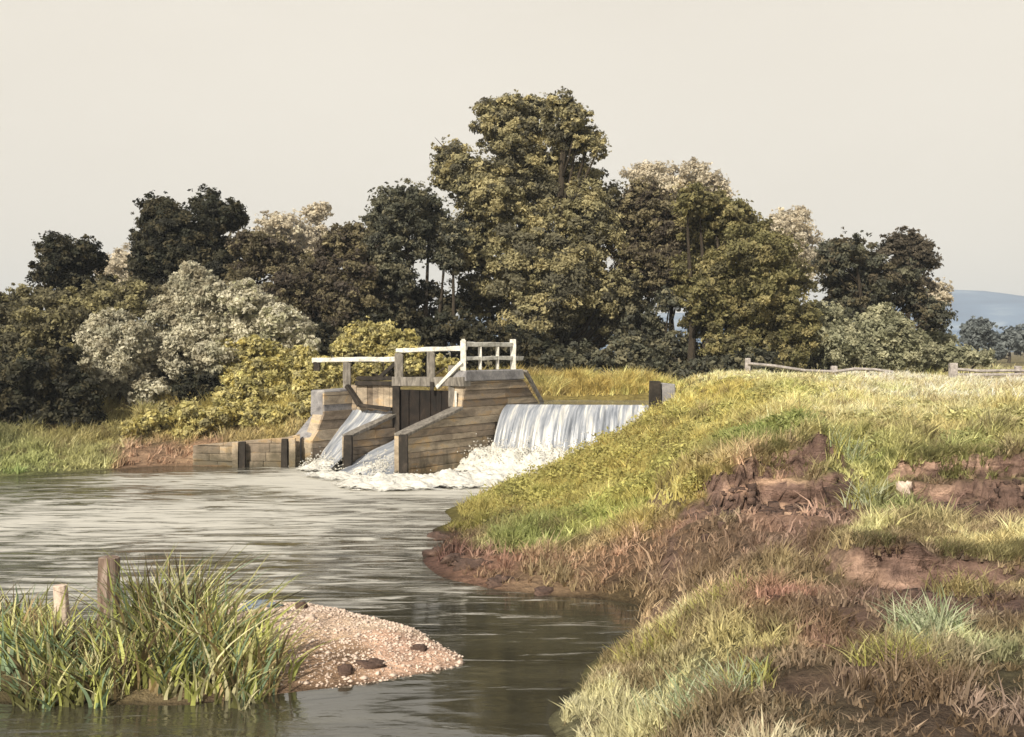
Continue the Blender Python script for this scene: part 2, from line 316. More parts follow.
def height(x, y, detail=True):
    x = np.asarray(x, float); y = np.asarray(y, float); sh = x.shape; x = x.ravel(); y = y.ravel(); z = np.empty_like(x)
    for i in range(0, len(x), 20000):
        sl_ = slice(i, i + 20000); z[sl_] = _k(x[sl_], y[sl_], CP[:, 0], CP[:, 1]) @ W[:-1] + W[-1]
    z += cliff(x, y)
    far = sst((np.hypot(x, y - 20) - 60) / 40); z = z * (1 - far) + 2.25 * far
    if detail:
        land = sst((z + .02) / .25)
        z += land * (.16 * (fbm(x * .9, y * .9, 3) - .5) + .10 * (fbm(x * 3.1, y * 3.1, 4) - .5)) * (1 - far)
    return z.reshape(sh)
# colour map: x, y, r, g, b, blade density
CM = np.array([ 
    (-3, 9, .2, .17, .09, .6), (0, 5, .2, .17, .09, .6),
    (*P(600, 715, 10.8)[:2], .34, .30, .19, .9), (*P(650, 690, 11.2)[:2], .42, .37, .21, .9), (*P(700, 690, 10)[:2], .37, .33, .19, .8), (*P(640, 650, 13)[:2], .36, .31, .15, 1),
    (*P(700, 620, 12.6)[:2], .30, .24, .13, .8), (*P(760, 600, 12.4)[:2], .24, .15, .11, .45), (*P(740, 640, 11)[:2], .29, .24, .12, .8), (*P(820, 560, 14)[:2], .25, .19, .11, .6),
    (*P(830, 640, 10.6)[:2], .22, .15, .11, .4), (*P(860, 680, 9.6)[:2], .12, .085, .065, .12), (*P(760, 715, 9)[:2], .26, .22, .15, .6), (*P(960, 715, 8.6)[:2], .15, .115, .085, .3),
    (*P(920, 640, 10.5)[:2], .33, .32, .18, .8), (*P(880, 655, 10)[:2], .36, .33, .14, .8), (*P(985, 660, 9.8)[:2], .2, .16, .1, .5), (*P(910, 580, 12.8)[:2], .11, .07, .065, .05),
    (*P(980, 540, 14)[:2], .36, .29, .15, .9), (*P(880, 530, 14.8)[:2], .33, .29, .14, .9), (*P(780, 540, 15.5)[:2], .17, .125, .09, .2), (*P(700, 535, 16.8)[:2], .20, .15, .10, .25),
    (*P(620, 560, 17.6)[:2], .24, .17, .11, .25), (*P(560, 565, 18)[:2], .30, .22, .14, .2), (*P(480, 565, 18.5)[:2], .22, .14, .10, .15), (*P(640, 600, 16)[:2], .27, .21, .12, .5), (*P(450, 555, 19.5)[:2], .12, .075, .06, .1),
    (*P(540, 540, 20.2)[:2], .25, .29, .10, 1), (*P(600, 525, 20.8)[:2], .30, .32, .09, 1), (*P(470, 520, 23)[:2], .26, .25, .08, 1), (*P(440, 530, 22.5)[:2], .13, .09, .07, .4),
    (*P(520, 500, 25)[:2], .40, .36, .12, 1), (*P(480, 502, 26)[:2], .38, .35, .12, 1), (*P(600, 470, 26)[:2], .42, .37, .12, 1), (*P(650, 500, 22)[:2], .42, .39, .13, 1), (*P(640, 440, 30)[:2], .40, .35, .12, 1),
    (*P(670, 520, 19)[:2], .42, .38, .13, 1), (*P(700, 440, 25)[:2], .38, .34, .12, 1), (*P(760, 440, 21)[:2], .25, .28, .09, 1), (*P(800, 430, 22)[:2], .50, .46, .22, 1), (*P(740, 400, 29)[:2], .38, .35, .12, 1),
    (*P(700, 385, 33)[:2], .44, .39, .13, 1), (*P(800, 400, 28)[:2], .55, .51, .23, 1), (*P(790, 378, 35)[:2], .62, .58, .33, 1), (*P(870, 420, 23)[:2], .54, .50, .26, 1), (*P(870, 470, 18.6)[:2], .46, .47, .2, 1),
    (*P(880, 510, 17)[:2], .27, .31, .13, 1), (*P(930, 400, 28)[:2], .66, .60, .37, 1), (*P(1000, 385, 34)[:2], .68, .62, .40, 1), (*P(960, 435, 20.5)[:2], .50, .46, .22, 1), (*P(900, 375, 37)[:2], .68, .64, .40, 1), (*P(980, 450, 19)[:2], .38, .38, .16, 1),
    (*P(780, 520, 17.0)[:2], .20, .135, .1, .02), (*P(720, 500, 18.0)[:2], .46, .32, .23, .0), (*P(840, 515, 17.2)[:2], .14, .09, .07, .02), (*P(760, 500, 17.9)[:2], .46, .33, .235, .0), (*P(930, 508, 17.3)[:2], .13, .085, .07, .05), (*P(1000, 508, 17.2)[:2], .13, .09, .07, .05), (*P(700, 515, 17.8)[:2], .24, .16, .12, .05), (*P(820, 535, 15.8)[:2], .16, .11, .085, .1), (*P(940, 575, 12.9)[:2], .12, .08, .075, .05), (*P(850, 620, 11.4)[:2], .13, .09, .07, .1), (*P(790, 690, 9.4)[:2], .13, .095, .07, .15), (*P(690, 560, 16)[:2], .2, .15, .1, .2),
    (10, 14, .3, .25, .12, 1), (12, 20, .5, .45, .2, 1), (20, 30, .6, .55, .3, 1), (16, 44, .4, .38, .16, 1), (3, 42, .46, .39, .14, 1), (0, 42, .46, .38, .15, 1), (0, 46, .10, .11, .05, .6), (10, 50, .2, .2, .1, .6), (30, 60, .4, .38, .2, .8),
    (-2.6, 14.3, .66, .52, .41, .01), (-2.0, 14.8, .66, .54, .42, 0), (-1.4, 13.6, .52, .37, .28, 0), (-3.8, 15.8, .62, .5, .38, 0), (-2.9, 13.5, .55, .42, .3, .05), (-2.2, 12.8, .36, .25, .17, .1), (-3.9, 13.2, .35, .29, .16, .8), (-5, 12.4, .24, .2, .11, .8), (-6.5, 12.8, .2, .2, .09, .8),
    (-14.8, 33.8, .34, .38, .16, 1), (-13.4, 35.2, .42, .43, .2, 1), (-12, 36, .42, .29, .2, .2), (-10.5, 36.6, .44, .3, .2, .15), (-9, 37, .40, .34, .16, .7), (-8.4, 38.5, .45, .4, .14, 1), (-11, 38.5, .42, .38, .14, 1), (-14, 37.5, .3, .28, .12, 1),
    (-18, 34, .1, .11, .05, 1), (-20, 40, .1, .1, .05, .6), (-10, 46, .12, .12, .05, .6), (-8, 60, .1, .1, .05, .5), (-30, 60, .12, .12, .06, .3), (-6.5, 37.8, .35, .3, .14, .6)])
bare = (CM[:, 0] > -2) & (CM[:, 5] < .5) & (CM[:, 1] > 8); CM[bare, 2:5] *= np.array([1.35, 1.32, 1.35])
fg = (CM[:, 0] > 0) & (CM[:, 1] < 15) & (CM[:, 5] >= .5); CM[fg, 2:5] *= np.array([.93, 1.04, 1.0])
def cmap(x, y):
    sh = np.shape(x); x = np.ravel(x); y = np.ravel(y)
    xx = x + 1.2 * (fbm(x * .8, y * .8, 31) - .5) * np.clip(y / 20, .5, 1); yy = y + 2.0 * (fbm(x * .8, y * .8, 32) - .5) * np.clip(y / 20, .5, 1)
    out = np.empty((len(x), 4))
    for i in range(0, len(x), 20000):
        s_ = slice(i, i + 20000)
        d = (xx[s_, None] - CM[None, :, 0]) ** 2 + ((yy[s_, None] - CM[None, :, 1]) * .75) ** 2 + .02
        wt = d ** -2.2; out[s_] = wt @ CM[:, 2:6] / wt.sum(1, keepdims=True)
    return out
def axis(segs):
    a = [segs[0][0]]
    for s0, s1, st in segs:
        k = max(1, int(round((s1 - s0) / st))); a += list(s0 + (s1 - s0) * np.arange(1, k + 1) / k)
    return np.array(a)
g = [22 * 1.22 ** k for k in range(1, 26)]; g = [v for v in g if v < 2600]
xs = np.r_[-np.array(g[::-1]) , axis([(-22, -8, .16), (-8, 9, .075), (9, 22, .16)]), np.array(g)]
ys = np.r_[[-300, -150, -80, -40, -20, -8, 0], axis([(2, 8, .3), (8, 12, .07), (12, 20, .05), (20, 30, .09), (30, 46, .13)]), 46 * 1.18 ** np.arange(1, 25)]
GX, GY = np.meshgrid(xs, ys); GZ = height(GX, GY)
dzy = np.gradient(GZ, axis=0) / np.maximum(np.gradient(GY, axis=0), 1e-6); dzx = np.gradient(GZ, axis=1) / np.maximum(np.gradient(GX, axis=1), 1e-6)
steep = sst((np.hypot(dzx, dzy) - .7) / .7) * ((GY > 11) & (GY < 30) & (GX > -3) & (GZ > .02))
cm = cmap(GX, GY); col = cm[:, :3] * (.55 + .75 * sst((.3 - cm[:, 3:4]) / .3))
st_ = steep.ravel()[:, None]
strata = fbm(GX.ravel() * .8, GZ.ravel() * 9, 41)[:, None]; blot = fbm(GX.ravel() * 1.3, GZ.ravel() * 2.5, 42)[:, None]
ec = np.array([.25, .17, .142]) * (.25 + 1.4 * strata) + np.array([.30, .215, .16]) * sst((blot - .52) / .1)
col = col * (1 - st_) + ec * st_
wet = sst((GZ.ravel() + .02) / .07)[:, None]; col = col * (.45 + .55 * wet)
# ledges and overhangs of the earth bank: real relief
off = (fbm(GX * 1.5, GZ * 7, 51) - .5) * .55 + (fbm(GX * 5, GZ * 14, 52) - .5) * .22
GYd = GY - steep * off; GXd = GX + steep * (fbm(GX * 4, GZ * 8, 53) - .5) * .12
nx, ny = len(xs), len(ys); idx = np.arange(nx * ny).reshape(ny, nx)
fq = np.stack([idx[:-1, :-1], idx[:-1, 1:], idx[1:, 1:], idx[1:, :-1]], -1).reshape(-1, 4)
gr = mesh_np('ground', np.stack([GXd, GYd, GZ], -1).reshape(-1, 3), fq, M['ground'], col=col, smooth=True); tag(gr, kind='structure')

# water surfaces
def grid_sheet(name, x0, x1, y0, y1, z, mat, n=2, kind='structure'):
    X, Y = np.meshgrid(np.linspace(x0, x1, n), np.linspace(y0, y1, n)); i = np.arange(n * n).reshape(n, n)
    f = np.stack([i[:-1, :-1], i[:-1, 1:], i[1:, 1:], i[1:, :-1]], -1).reshape(-1, 4)
    return tag(mesh_np(name, np.stack([X, Y, 0 * X + z], -1).reshape(-1, 3), f, mat), kind=kind)
grid_sheet('river', -120, 5.5, 2, 36.6, 0, M['river'])
ctr = [(-6.2, 38.9), (-4, 38.6), (0, 38.45), (3, 38.4), (6, 39.6), (10, 42), (16, 44.3), (30, 47), (45, 50)]
def strip(name, L, Rr, z, mat):
    V = [(x, y, z) for x, y in L] + [(x, y, z) for x, y in Rr]; k = len(L)
    return mesh_np(name, V, [(i, i + 1, k + i + 1, k + i) for i in range(k - 1)], mat)
# near side follows the deck line and the crest of the fall
near = [(-6.6, 38.0), (-3.75, 36.35), (-.14, 36.58), (4.75, 36.1), (6.5, 38.0), (10.5, 40.2), (16.5, 42.6), (30.5, 45.2), (45, 48)]
farr = [(-7.2, 40.6), (-4, 40.6), (0, 40.5), (3.5, 40.6), (6.5, 41.8), (10, 43.8), (16, 46.2), (30, 49.2), (45, 52)]
tag(strip('upper_river', near, farr, 1.985, M['pond']), kind='structure')
# hills
def ridge(name, Y, pts, depth, mat):
    xs_ = np.linspace(pts[0][0], pts[-1][0], 160); k = 24
    prof = np.interp(xs_, [p[0] for p in pts], [p[1] for p in pts]); V = []
    for j in range(k):
        u = j / (k - 1); s_ = math.sin(math.pi * min(u * 1.0, 1)) ** .8 if u < 1 else 0
        for i, px in enumerate(xs_):
            X = (px - 512) * Y / F; hgt = (HY - prof[i]) * Y / F
            nn = fbm(np.array([X * .004]), np.array([u * 6.]), 60)[0] - .5
            V.append((X, Y + (u - .5) * depth, 2 + max(0, hgt) * s_ * (1 + .12 * nn)))
    i = np.arange(k * 160).reshape(k, 160); f = np.stack([i[:-1, :-1], i[:-1, 1:], i[1:, 1:], i[1:, :-1]], -1).reshape(-1, 4)
    return tag(mesh_np(name, V, f, mat, smooth=True), kind='structure')
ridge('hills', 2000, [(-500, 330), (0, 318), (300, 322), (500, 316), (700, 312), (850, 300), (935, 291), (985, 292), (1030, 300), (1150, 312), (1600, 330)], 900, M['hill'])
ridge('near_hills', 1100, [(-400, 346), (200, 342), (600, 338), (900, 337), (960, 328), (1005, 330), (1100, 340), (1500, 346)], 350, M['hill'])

# ---------------------------------------------------------------- weir
D = np.array([-.565, -.825]); E = np.array([-.825, .565])
A1 = np.array([-3.13, 32.2]); A2 = np.array([-5.05, 34.3]); A3 = np.array([-6.5, 35.8]); G0 = np.array([-1.45, 34.7])
def W1(tt, z): q = A1 - D * tt; return np.array([q[0], q[1], z])
def W2(tt, z): q = A2 - D * tt; return np.array([q[0], q[1], z])
def W3(tt, z): q = A3 - D * tt; return np.array([q[0], q[1], z])
def DK(s, z, f=0): q = G0 + E * s + D * f; return np.array([q[0], q[1], z])
def t_at(A_, px): k = (px - 512) / F; return (k * A_[1] - A_[0]) / (-D[0] + k * D[1])
def s_at(px): k = (px - 512) / F; return (k * G0[1] - G0[0]) / (E[0] - k * E[1])
weir = empty('sluice_weir', (-3, 35.5, 0), 'old timber sluice weir with white rails, brown plank walls and two open bays', 'weir')
def clip(poly, z0, z1):
    def half(p, zc, sg):
        out = []
        for i in range(len(p)):
            a_, b_ = p[i], p[(i + 1) % len(p)]; ia = sg * (a_[1] - zc) >= 0; ib = sg * (b_[1] - zc) >= 0
            if ia: out.append(a_)
            if ia != ib: k = (zc - a_[1]) / (b_[1] - a_[1]); out.append((a_[0] + k * (b_[0] - a_[0]), zc))
        return out
    p = half(poly, z0, 1)
    return half(p, z1, -1) if len(p) > 2 else []
def plank_wall(name, Wf, poly, thick, nrm, mat, ph=.24, parent=weir, face=.07):
    mb = MB(); nrm = np.array([nrm[0], nrm[1], 0.])
    core = [Wf(a_, z) - nrm * face for a_, z in poly]; mb.extr(core, -nrm * (thick - face))
    z = min(q[1] for q in poly); zt = max(q[1] for q in poly); ph0 = ph
    while z < zt:
        ph = ph0 * random.uniform(.65, 1.3)
        p = clip(poly, z + .012, min(z + ph, zt) - .002)
        if len(p) > 2:
            o = random.uniform(-.04, .02)
            cut = random.uniform(.3, .7); t0 = min(q[0] for q in p); t1 = max(q[0] for q in p); tc_ = t0 + cut * (t1 - t0)
            L = [q for q in clip([(z_, t_) for t_, z_ in p], -99, tc_ - .006)] ; Rg = [q for q in clip([(z_, t_) for t_, z_ in p], tc_ + .006, 99)]
            for pc in (L, Rg):
                if len(pc) > 2:
                    oo = o + random.uniform(-.012, .012); mb.extr([Wf(t_, z_) + nrm * oo for z_, t_ in pc], -nrm * (face + oo - .004))
        z += ph
    return mb.build(name, mat, parent, bevel=.007)
N1 = np.array([.825, -.565])      # faces right and towards the fall
ta, tb, tc2, td = t_at(A1, 463), t_at(A1, 466), t_at(A1, 523), t_at(A1, 541)
plank_wall('pier_wall', W1, [(0, -.5), (td + .4, -.5), (td, 1.93), (td - .45, 2.25), (tc2, 2.80), (tb, 2.80), (ta, 1.94), (0, 1.26)], .42, N1, M['planks'])
mb = MB(); mb.beam(W1(0, 1.30) - np.r_[N1, 0] * .18, W1(ta - .03, 1.98) - np.r_[N1, 0] * .18, .46, .09, .012, 5); mb.build('wall_coping', M['grey_wood'], weir, .01)
mb = MB(); mb.extr([W1(tb - .1, 2.81) + np.r_[N1, 0] * .06, W1(tc2 + .05, 2.81) + np.r_[N1, 0] * .06, W1(tc2 - .03, 3.15) + np.r_[N1, 0] * .04, W1(tb - .06, 3.15) + np.r_[N1, 0] * .04], -np.r_[N1, 0] * .55)
mb.build('pier_cap', M['stone'], weir, .03)
mb = MB(); mb.beam(W1(tc2 + .04, 3.1) + np.r_[N1, 0] * .05, W1(td, 1.98) + np.r_[N1, 0] * .05, .14, .1, .01, 3); mb.build('raking_rib', M['grey_wood'], weir, .01)
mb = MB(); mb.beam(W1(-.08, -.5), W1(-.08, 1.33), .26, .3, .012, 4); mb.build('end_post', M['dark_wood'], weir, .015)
# middle wall
t2 = t_at(A2, 409)
plank_wall('middle_wall', W2, [(0, -.5), (t2, -.5), (t2, 1.78), (0, 1.07)], .34, N1, M['planks'])
mb = MB(); mb.beam(W2(0, 1.11) - np.r_[N1, 0] * .14, W2(t2, 1.84) - np.r_[N1, 0] * .14, .4, .09, .012, 4); mb.build('wall_coping', M['grey_wood'], weir, .01)
mb = MB(); mb.beam(W2(-.08, -.5), W2(-.08, 1.15), .26, .3, .012, 4); mb.build('end_post', M['dark_wood'], weir, .015)
# abutment
t3a, t3b = t_at(A3, 324), t_at(A3, 362)
plank_wall('abutment_wall', W3, [(0, -.5), (t3b + .6, -.5), (t3b + .6, 2.4), (t3a, 2.4), (t3a, 1.7), (t3a * .5, 1.15), (0, .86)], .5, N1, M['planks'], .3)
mb = MB(); mb.extr([W3(t3a - .02, 1.6) - np.r_[N1, 0] * .02, W3(t3b - .2, 1.6) - np.r_[N1, 0] * .02, W3(t3b - .25, 2.5) - np.r_[N1, 0] * .02, W3(t3a, 2.47) - np.r_[N1, 0] * .02], -np.r_[N1, 0] * .62)
mb.build('abutment_block', M['stone'], weir, .05)
# wing wall facing the pool, running left along the bank
Bk = [np.array([-10.5, 36.15]), np.array([-8.75, 35.75]), np.array([-7.35, 35.72]), np.array([-6.9, 35.8])]
wing = empty('timber_revetment', (-8.7, 35.8, 0), 'low brown plank revetment holding the left bank beside the sluice', 'retaining wall')
tops = [.66, .84, .95, 1.06]
for k in range(3):
    a_, b_ = Bk[k], Bk[k + 1]; L_ = np.linalg.norm(b_ - a_); u_ = (b_ - a_) / L_; nn_ = np.array([u_[1], -u_[0]])
    Wf = lambda tt, z, a_=a_, u_=u_: np.array([a_[0] + u_[0] * tt, a_[1] + u_[1] * tt, z])
    plank_wall('plank_panel', Wf, [(0, -.5), (L_, -.5), (L_, tops[k + 1]), (0, tops[k])], .22, nn_, M['planks'], .23, wing)
for (x_, y_, h_, mt) in ((-8.72, 35.6, .84, 'dark_wood'), (-8.95, 35.64, .82, 'planks'), (-7.35, 35.56, .93, 'dark_wood'), (-7.1, 35.6, .95, 'planks')):
    mb = MB(); mb.beam((x_, y_, -.5), (x_, y_, h_), .2, .16, .01, 3); mb.build('post', M[mt], wing, .012)
# left side slope wall from the abutment down to the revetment
mb = MB(); mb.extr([(-6.62, 35.84, -.4), (-5.9, 36.9, -.4), (-6.0, 36.95, 1.85), (-6.58, 35.95, .98)], (-.62, .38, 0)); mb.build('return_wall', M['stone'], weir, .04)
# deck and gates
s399, s431, s464, s347, s311 = s_at(399), s_at(431), s_at(464), s_at(347), s_at(313)
mb = MB(); mb.beam(DK(-.05, 2.80), DK(s399 + .15, 2.76), .42, .30, .012, 6); mb.build('deck_beam', M['grey_wood'], weir, .015)
mb = MB(); mb.beam(DK(s399, 2.70), DK(s_at(358), 2.68), .36, .14, .012, 4); mb.build('deck_beam', M['dark_wood'], weir, .015)
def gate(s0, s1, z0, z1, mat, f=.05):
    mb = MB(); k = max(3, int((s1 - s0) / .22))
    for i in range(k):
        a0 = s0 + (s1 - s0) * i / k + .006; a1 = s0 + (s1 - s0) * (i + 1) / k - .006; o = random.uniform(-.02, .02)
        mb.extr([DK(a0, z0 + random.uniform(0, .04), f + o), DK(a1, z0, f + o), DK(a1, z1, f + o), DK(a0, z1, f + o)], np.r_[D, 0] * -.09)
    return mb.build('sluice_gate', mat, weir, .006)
gate(.05, s399 - .02, .75, 2.50, mottled('shade_blackened_gate_timber', [(.3, (.006, .005, .004)), (.5, (.018, .013, .010)), (.75, (.05, .034, .024))], 2, .85, (1, 1, 1)))  # shade under the deck put into the gate colour, nearly black
gate(s399 + .12, s_at(352), 1.72, 2.62, M['planks'])
mb = MB()
for (s0, z0, z1) in ((s399 + .02, -.4, 2.6),):
    mb.beam(DK(s0, z0, .12), DK(s0, z1, .12), .24, .28, .01, 4)
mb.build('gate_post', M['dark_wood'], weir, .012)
mb = MB(); mb.beam(DK(s_at(352), 2.6, .25), DK(s_at(367), 1.95, .35), .16, .14, .01, 4); mb.beam(DK(s_at(367), 1.95, .35), DK(s_at(398), 1.86, .3), .13, .12, .01, 3); mb.build('curved_sill', M['dark_wood'], weir, .012)
mb = MB(); mb.beam(DK(s_at(460), 1.9, .22), DK(s_at(460), 2.5, .22), .07, .07, .004, 2); mb.build('gate_rod', M['white'], weir, .005)
for s_, z0, z1 in ((s_at(437), 2.5, 2.78),):
    mb = MB(); mb.beam(DK(s_, z0, .26), DK(s_, z1, .26), .12, .1); mb.build('gate_lifting_lug', M['dark_wood'], weir, .01)
# rails over the bays
zr2, zr1 = 3.83, 3.50
mb = MB(); mb.beam(DK(-.02, zr2 + .03), DK(s399 + .12, zr2 - .05), .13, .14, .02, 7); mb.build('handrail', M['white'], weir, .015)
mb = MB(); mb.beam(DK(s399 - .05, zr1), DK(s311, zr1 - .06), .13, .16, .022, 9); mb.build('handrail', M['white'], weir, .015)
for s_, zb, zt, wd, mt in ((s399, 2.6, zr2 - .13, .28, 'grey_wood'), (s431, 2.6, zr2 - .07, .26, 'grey_wood'), (s347, 2.45, zr1 - .1, .26, 'grey_wood'), (s_at(317), zr1 - .42, zr1 - .12, .22, 'dark_wood')):
    mb = MB(); mb.beam(DK(s_, zb), DK(s_, zt), wd, .18, .012, 4); mb.build('rail_post', M[mt], weir, .014)
mb = MB(); mb.beam(DK(s399 + .12, zr1 - .12), DK(s_at(379), 2.86), .1, .13, .01, 3); mb.build('brace', M['dark_wood'], weir, .01)
mb = MB(); mb.beam(DK(s399 + .1, 2.86), DK(s_at(357), 2.84), .14, .13, .012, 4); mb.build('lower_rail', M['dark_wood'], weir, .01)
mb = MB(); mb.beam(DK(.05, 3.42, .14), DK(s_at(441), 2.6, .2), .13, .12, .01, 4); mb.build('brace', M['white'], weir, .012)
# white railing on the pier
rail = empty('pier_railing', W1(tb + .3, 3.15), 'white painted timber railing with balusters standing on the pier top', 'railing'); 
rail.parent = weir; rail.location = Vector(W1(tb + .3, 3.15)) - weir.location; del rail['category']; 
del rail['label']
off_ = -np.r_[N1, 0] * .12
def wr(tt, z): return W1(tt, z) + off_
def part(name, mb_, m_, bev=.012): return mb_.build(name, m_, rail, bev)
tr0, tr1 = tb + .02, t_at(A1, 516)
mb = MB(); mb.beam(wr(tr0, 3.14), wr(tr0, 4.10), .17, .19, .01, 4); mb.beam(wr(tr0, 4.10), wr(tr0, 4.15), .11, .13); part('post', mb, M['white'])
mb = MB(); mb.beam(wr(tr1, 3.14), wr(tr1, 4.16), .2, .2, .01, 4); part('post', mb, M['white'])
mb = MB(); mb.beam(wr(tr0 + .1, 3.98), wr(tr1 - .1, 3.98), .13, .14, .018, 6); part('top_rail', mb, M['white'])
mb = MB(); mb.beam(wr(tr0 + .1, 3.54), wr(tr1 + .55, 3.52), .12, .13, .018, 7); part('middle_rail', mb, M['white'])
for px in (483, 500.5):
    mb = MB(); tt = t_at(A1, px); mb.beam(wr(tt, 3.16), wr(tt, 3.91), .11, .13, .012, 3); part('baluster', mb, M['white'])
mb = MB(); mb.beam(W1(tb - .02, 2.0) - np.r_[N1, 0] * .56, W1(tb - .02, 3.3) - np.r_[N1, 0] * .56, .2, .2, .01, 3); mb.build('gate_post', M['grey_wood'], weir, .01)

# falling water
def sheet(name, f, nu, nv, mat, su=1, sv=1):
    V = []; UV = []
    for j in range(nv + 1):
        for i in range(nu + 1):
            V.append(f(i / nu, j / nv)); UV.append((i / nu * su, j / nv * sv))
    k = np.arange((nu + 1) * (nv + 1)).reshape(nv + 1, nu + 1); fc = np.stack([k[:-1, :-1], k[1:, :-1], k[1:, 1:], k[:-1, 1:]], -1).reshape(-1, 4)
    return mesh_np(name, V, fc, mat, smooth=True, uv=UV)
def fall(u, v):
    x = -.14 + u * 4.95; y = 36.58 - u * .48
    dd = 1.15 * (1.15 * v) ** 1.0 if v < .12 else .14 + 1.05 * ((v - .12) / .88) ** .75
    s1 = vn(np.array(u * 34), np.array(v * .8), 71) - .5; s2 = vn(np.array(u * 90), np.array(v * 1.5), 72) - .5
    k = min(1, v * 4); dd += (s1 * .22 + s2 * .09) * k
    zz = 1.995 if v < .04 else 1.995 - 2.1 * ((v - .04) / .96) ** 1.45
    xx = x - dd * .50 * (1 - u * .75)
    return (float(xx), float(y - dd), float(zz - .01 * s1))
wf = sheet('waterfall', fall, 220, 34, M['fall'], 5, 2.3); tag(wf, 'white streaked sheet of water pouring over the weir crest', kind='structure')
mb = MB(); mb.extr([(-.3, 36.7, -.5), (5.2, 36.2, -.5), (5.2, 36.2, 1.94), (-.3, 36.7, 1.94)], (0, .35, 0)); mb.build('crest_sill', M['dark_wood'], weir)
def rampf(P0, P1, P2, P3, bul, seed):
    P0, P1, P2, P3 = map(np.array, (P0, P1, P2, P3))
    def f(u, v):
        top = P0 * (1 - u) + P1 * u; bot = P2 * (1 - u) + P3 * u; p = top * (1 - v) + bot * v
        p[2] = top[2] + (bot[2] - top[2]) * (v ** .8) + bul * math.sin(math.pi * v) + .12 * (float(vn(np.array(u * 9), np.array(v * 2.), seed)) - .5) + .10 * (float(vn(np.array(u * 16), np.array(v * 9.), seed + 1)) - .5) * v
        return tuple(float(c) for c in p)
    return f
a0 = DK(s_at(353), 1.86, .0); a1_ = DK(s399 + .1, 1.86, .0)
r1 = sheet('white_water', rampf(a0, a1_, W3(.1, .12), W2(-.5, .1) - np.r_[N1, 0] * .3, .1, 80), 40, 40, M['fall'], 1.9, 3); tag(r1, kind='structure')
r2 = sheet('white_water', rampf(DK(s399 - .1, 1.0, -.1), DK(.05, 1.0, -.1), W2(-.6, .06), W1(-.5, .06) - np.r_[N1, 0] * .3, .05, 85), 40, 40, M['fall'], 2, 3); tag(r2, kind='structure')
# foam heaps
def seg_d(x, y, a_, b_):
    ax, ay = a_; bx, by = b_; L2 = (bx - ax) ** 2 + (by - ay) ** 2 + 1e-9; k = np.clip(((x - ax) * (bx - ax) + (y - ay) * (by - ay)) / L2, 0, 1)
    return np.hypot(x - ax - k * (bx - ax), y - ay - k * (by - ay))
fx = np.arange(-8, 5.2, .055); fy = np.arange(28, 36.4, .055); FX, FY = np.meshgrid(fx, fy); env = np.zeros_like(FX)
for a_, b_, rr, hh in (((-1.0, 35.0), (4.2, 34.7), 1.7, .62), ((-4.1, 33.6), (-3.5, 34.8), 1.25, .34), ((-6.0, 34.9), (-5.6, 35.6), 1.3, .30), ((-3.4, 31.0), (1.2, 32.2), 2.6, .26), ((-5.6, 33.0), (-4.2, 31.8), 1.5, .16)):
    dd = seg_d(FX, FY, a_, b_) / rr; env = np.maximum(env, hh * sst(1 - dd))
nz_ = fbm(FX * 1.6, FY * 1.6, 90, 5); nf = fbm(FX * 7, FY * 7, 95, 3)
FZ = env * (.45 + 1.1 * np.abs(nz_ - .5) * 2 + .45 * nf + .35 * fbm(FX * 15, FY * 15, 96, 2)) - .07 + .05 * nf * (env > .03)
keep = (env + .16 * (fbm(FX * 1.0, FY * 3.2, 97) - .5) > .055)
ii = np.arange(FX.size).reshape(FX.shape); fq = np.stack([ii[:-1, :-1], ii[:-1, 1:], ii[1:, 1:], ii[1:, :-1]], -1).reshape(-1, 4); fq = fq[keep[:-1, :-1].ravel()]
used = np.unique(fq); rm = np.full(FX.size, -1); rm[used] = np.arange(len(used))
FC = np.repeat(sst(env / .22).ravel()[used][:, None], 3, 1); VV = np.stack([FX, FY, FZ], -1).reshape(-1, 3)[used]; fq = rm[fq]
# spray flecks thrown up along the foot of the falls
k = 12000; tt = R.random(k); which = R.integers(0, 10, k)
sx_ = np.where(which < 7, -1.3 + 5 * tt, np.where(which < 9, -4.3 + 1.2 * tt, -6.3 + 1.0 * tt)) + R.normal(0, .25, k)
sy_ = np.where(which < 7, 34.85 + R.normal(0, .4, k), np.where(which < 9, 33.6 + R.normal(0, .6, k), 35.1 + R.normal(0, .5, k)))
sz_ = np.abs(R.normal(0, .26, k)) * np.where(which < 7, 1.25, .7) + .05; sr = R.uniform(.008, .03, k)
oct_ = np.array([(1, 0, 0), (-1, 0, 0), (0, 1, 0), (0, -1, 0), (0, 0, 1), (0, 0, -1)], float); otri = np.array([(0, 2, 4), (2, 1, 4), (1, 3, 4), (3, 0, 4), (2, 0, 5), (1, 2, 5), (3, 1, 5), (0, 3, 5)])
SV = (np.stack([sx_, sy_, sz_], -1)[:, None] + oct_[None] * sr[:, None, None] * R.uniform(.6, 1.5, (k, 1, 3))).reshape(-1, 3)
SF = (np.arange(k)[:, None, None] * 6 + otri[None]).reshape(-1, 3)
o = mesh_np('foam', VV, fq, M['foam'], smooth=True, col=FC); tag(o, 'white churning foam heaped below the weir', kind='stuff')
o = mesh_np('spray', SV, SF, M['foam'], col=np.ones((len(SV), 3)) * 2); tag(o, 'white spray thrown up at the foot of the falls', kind='stuff')

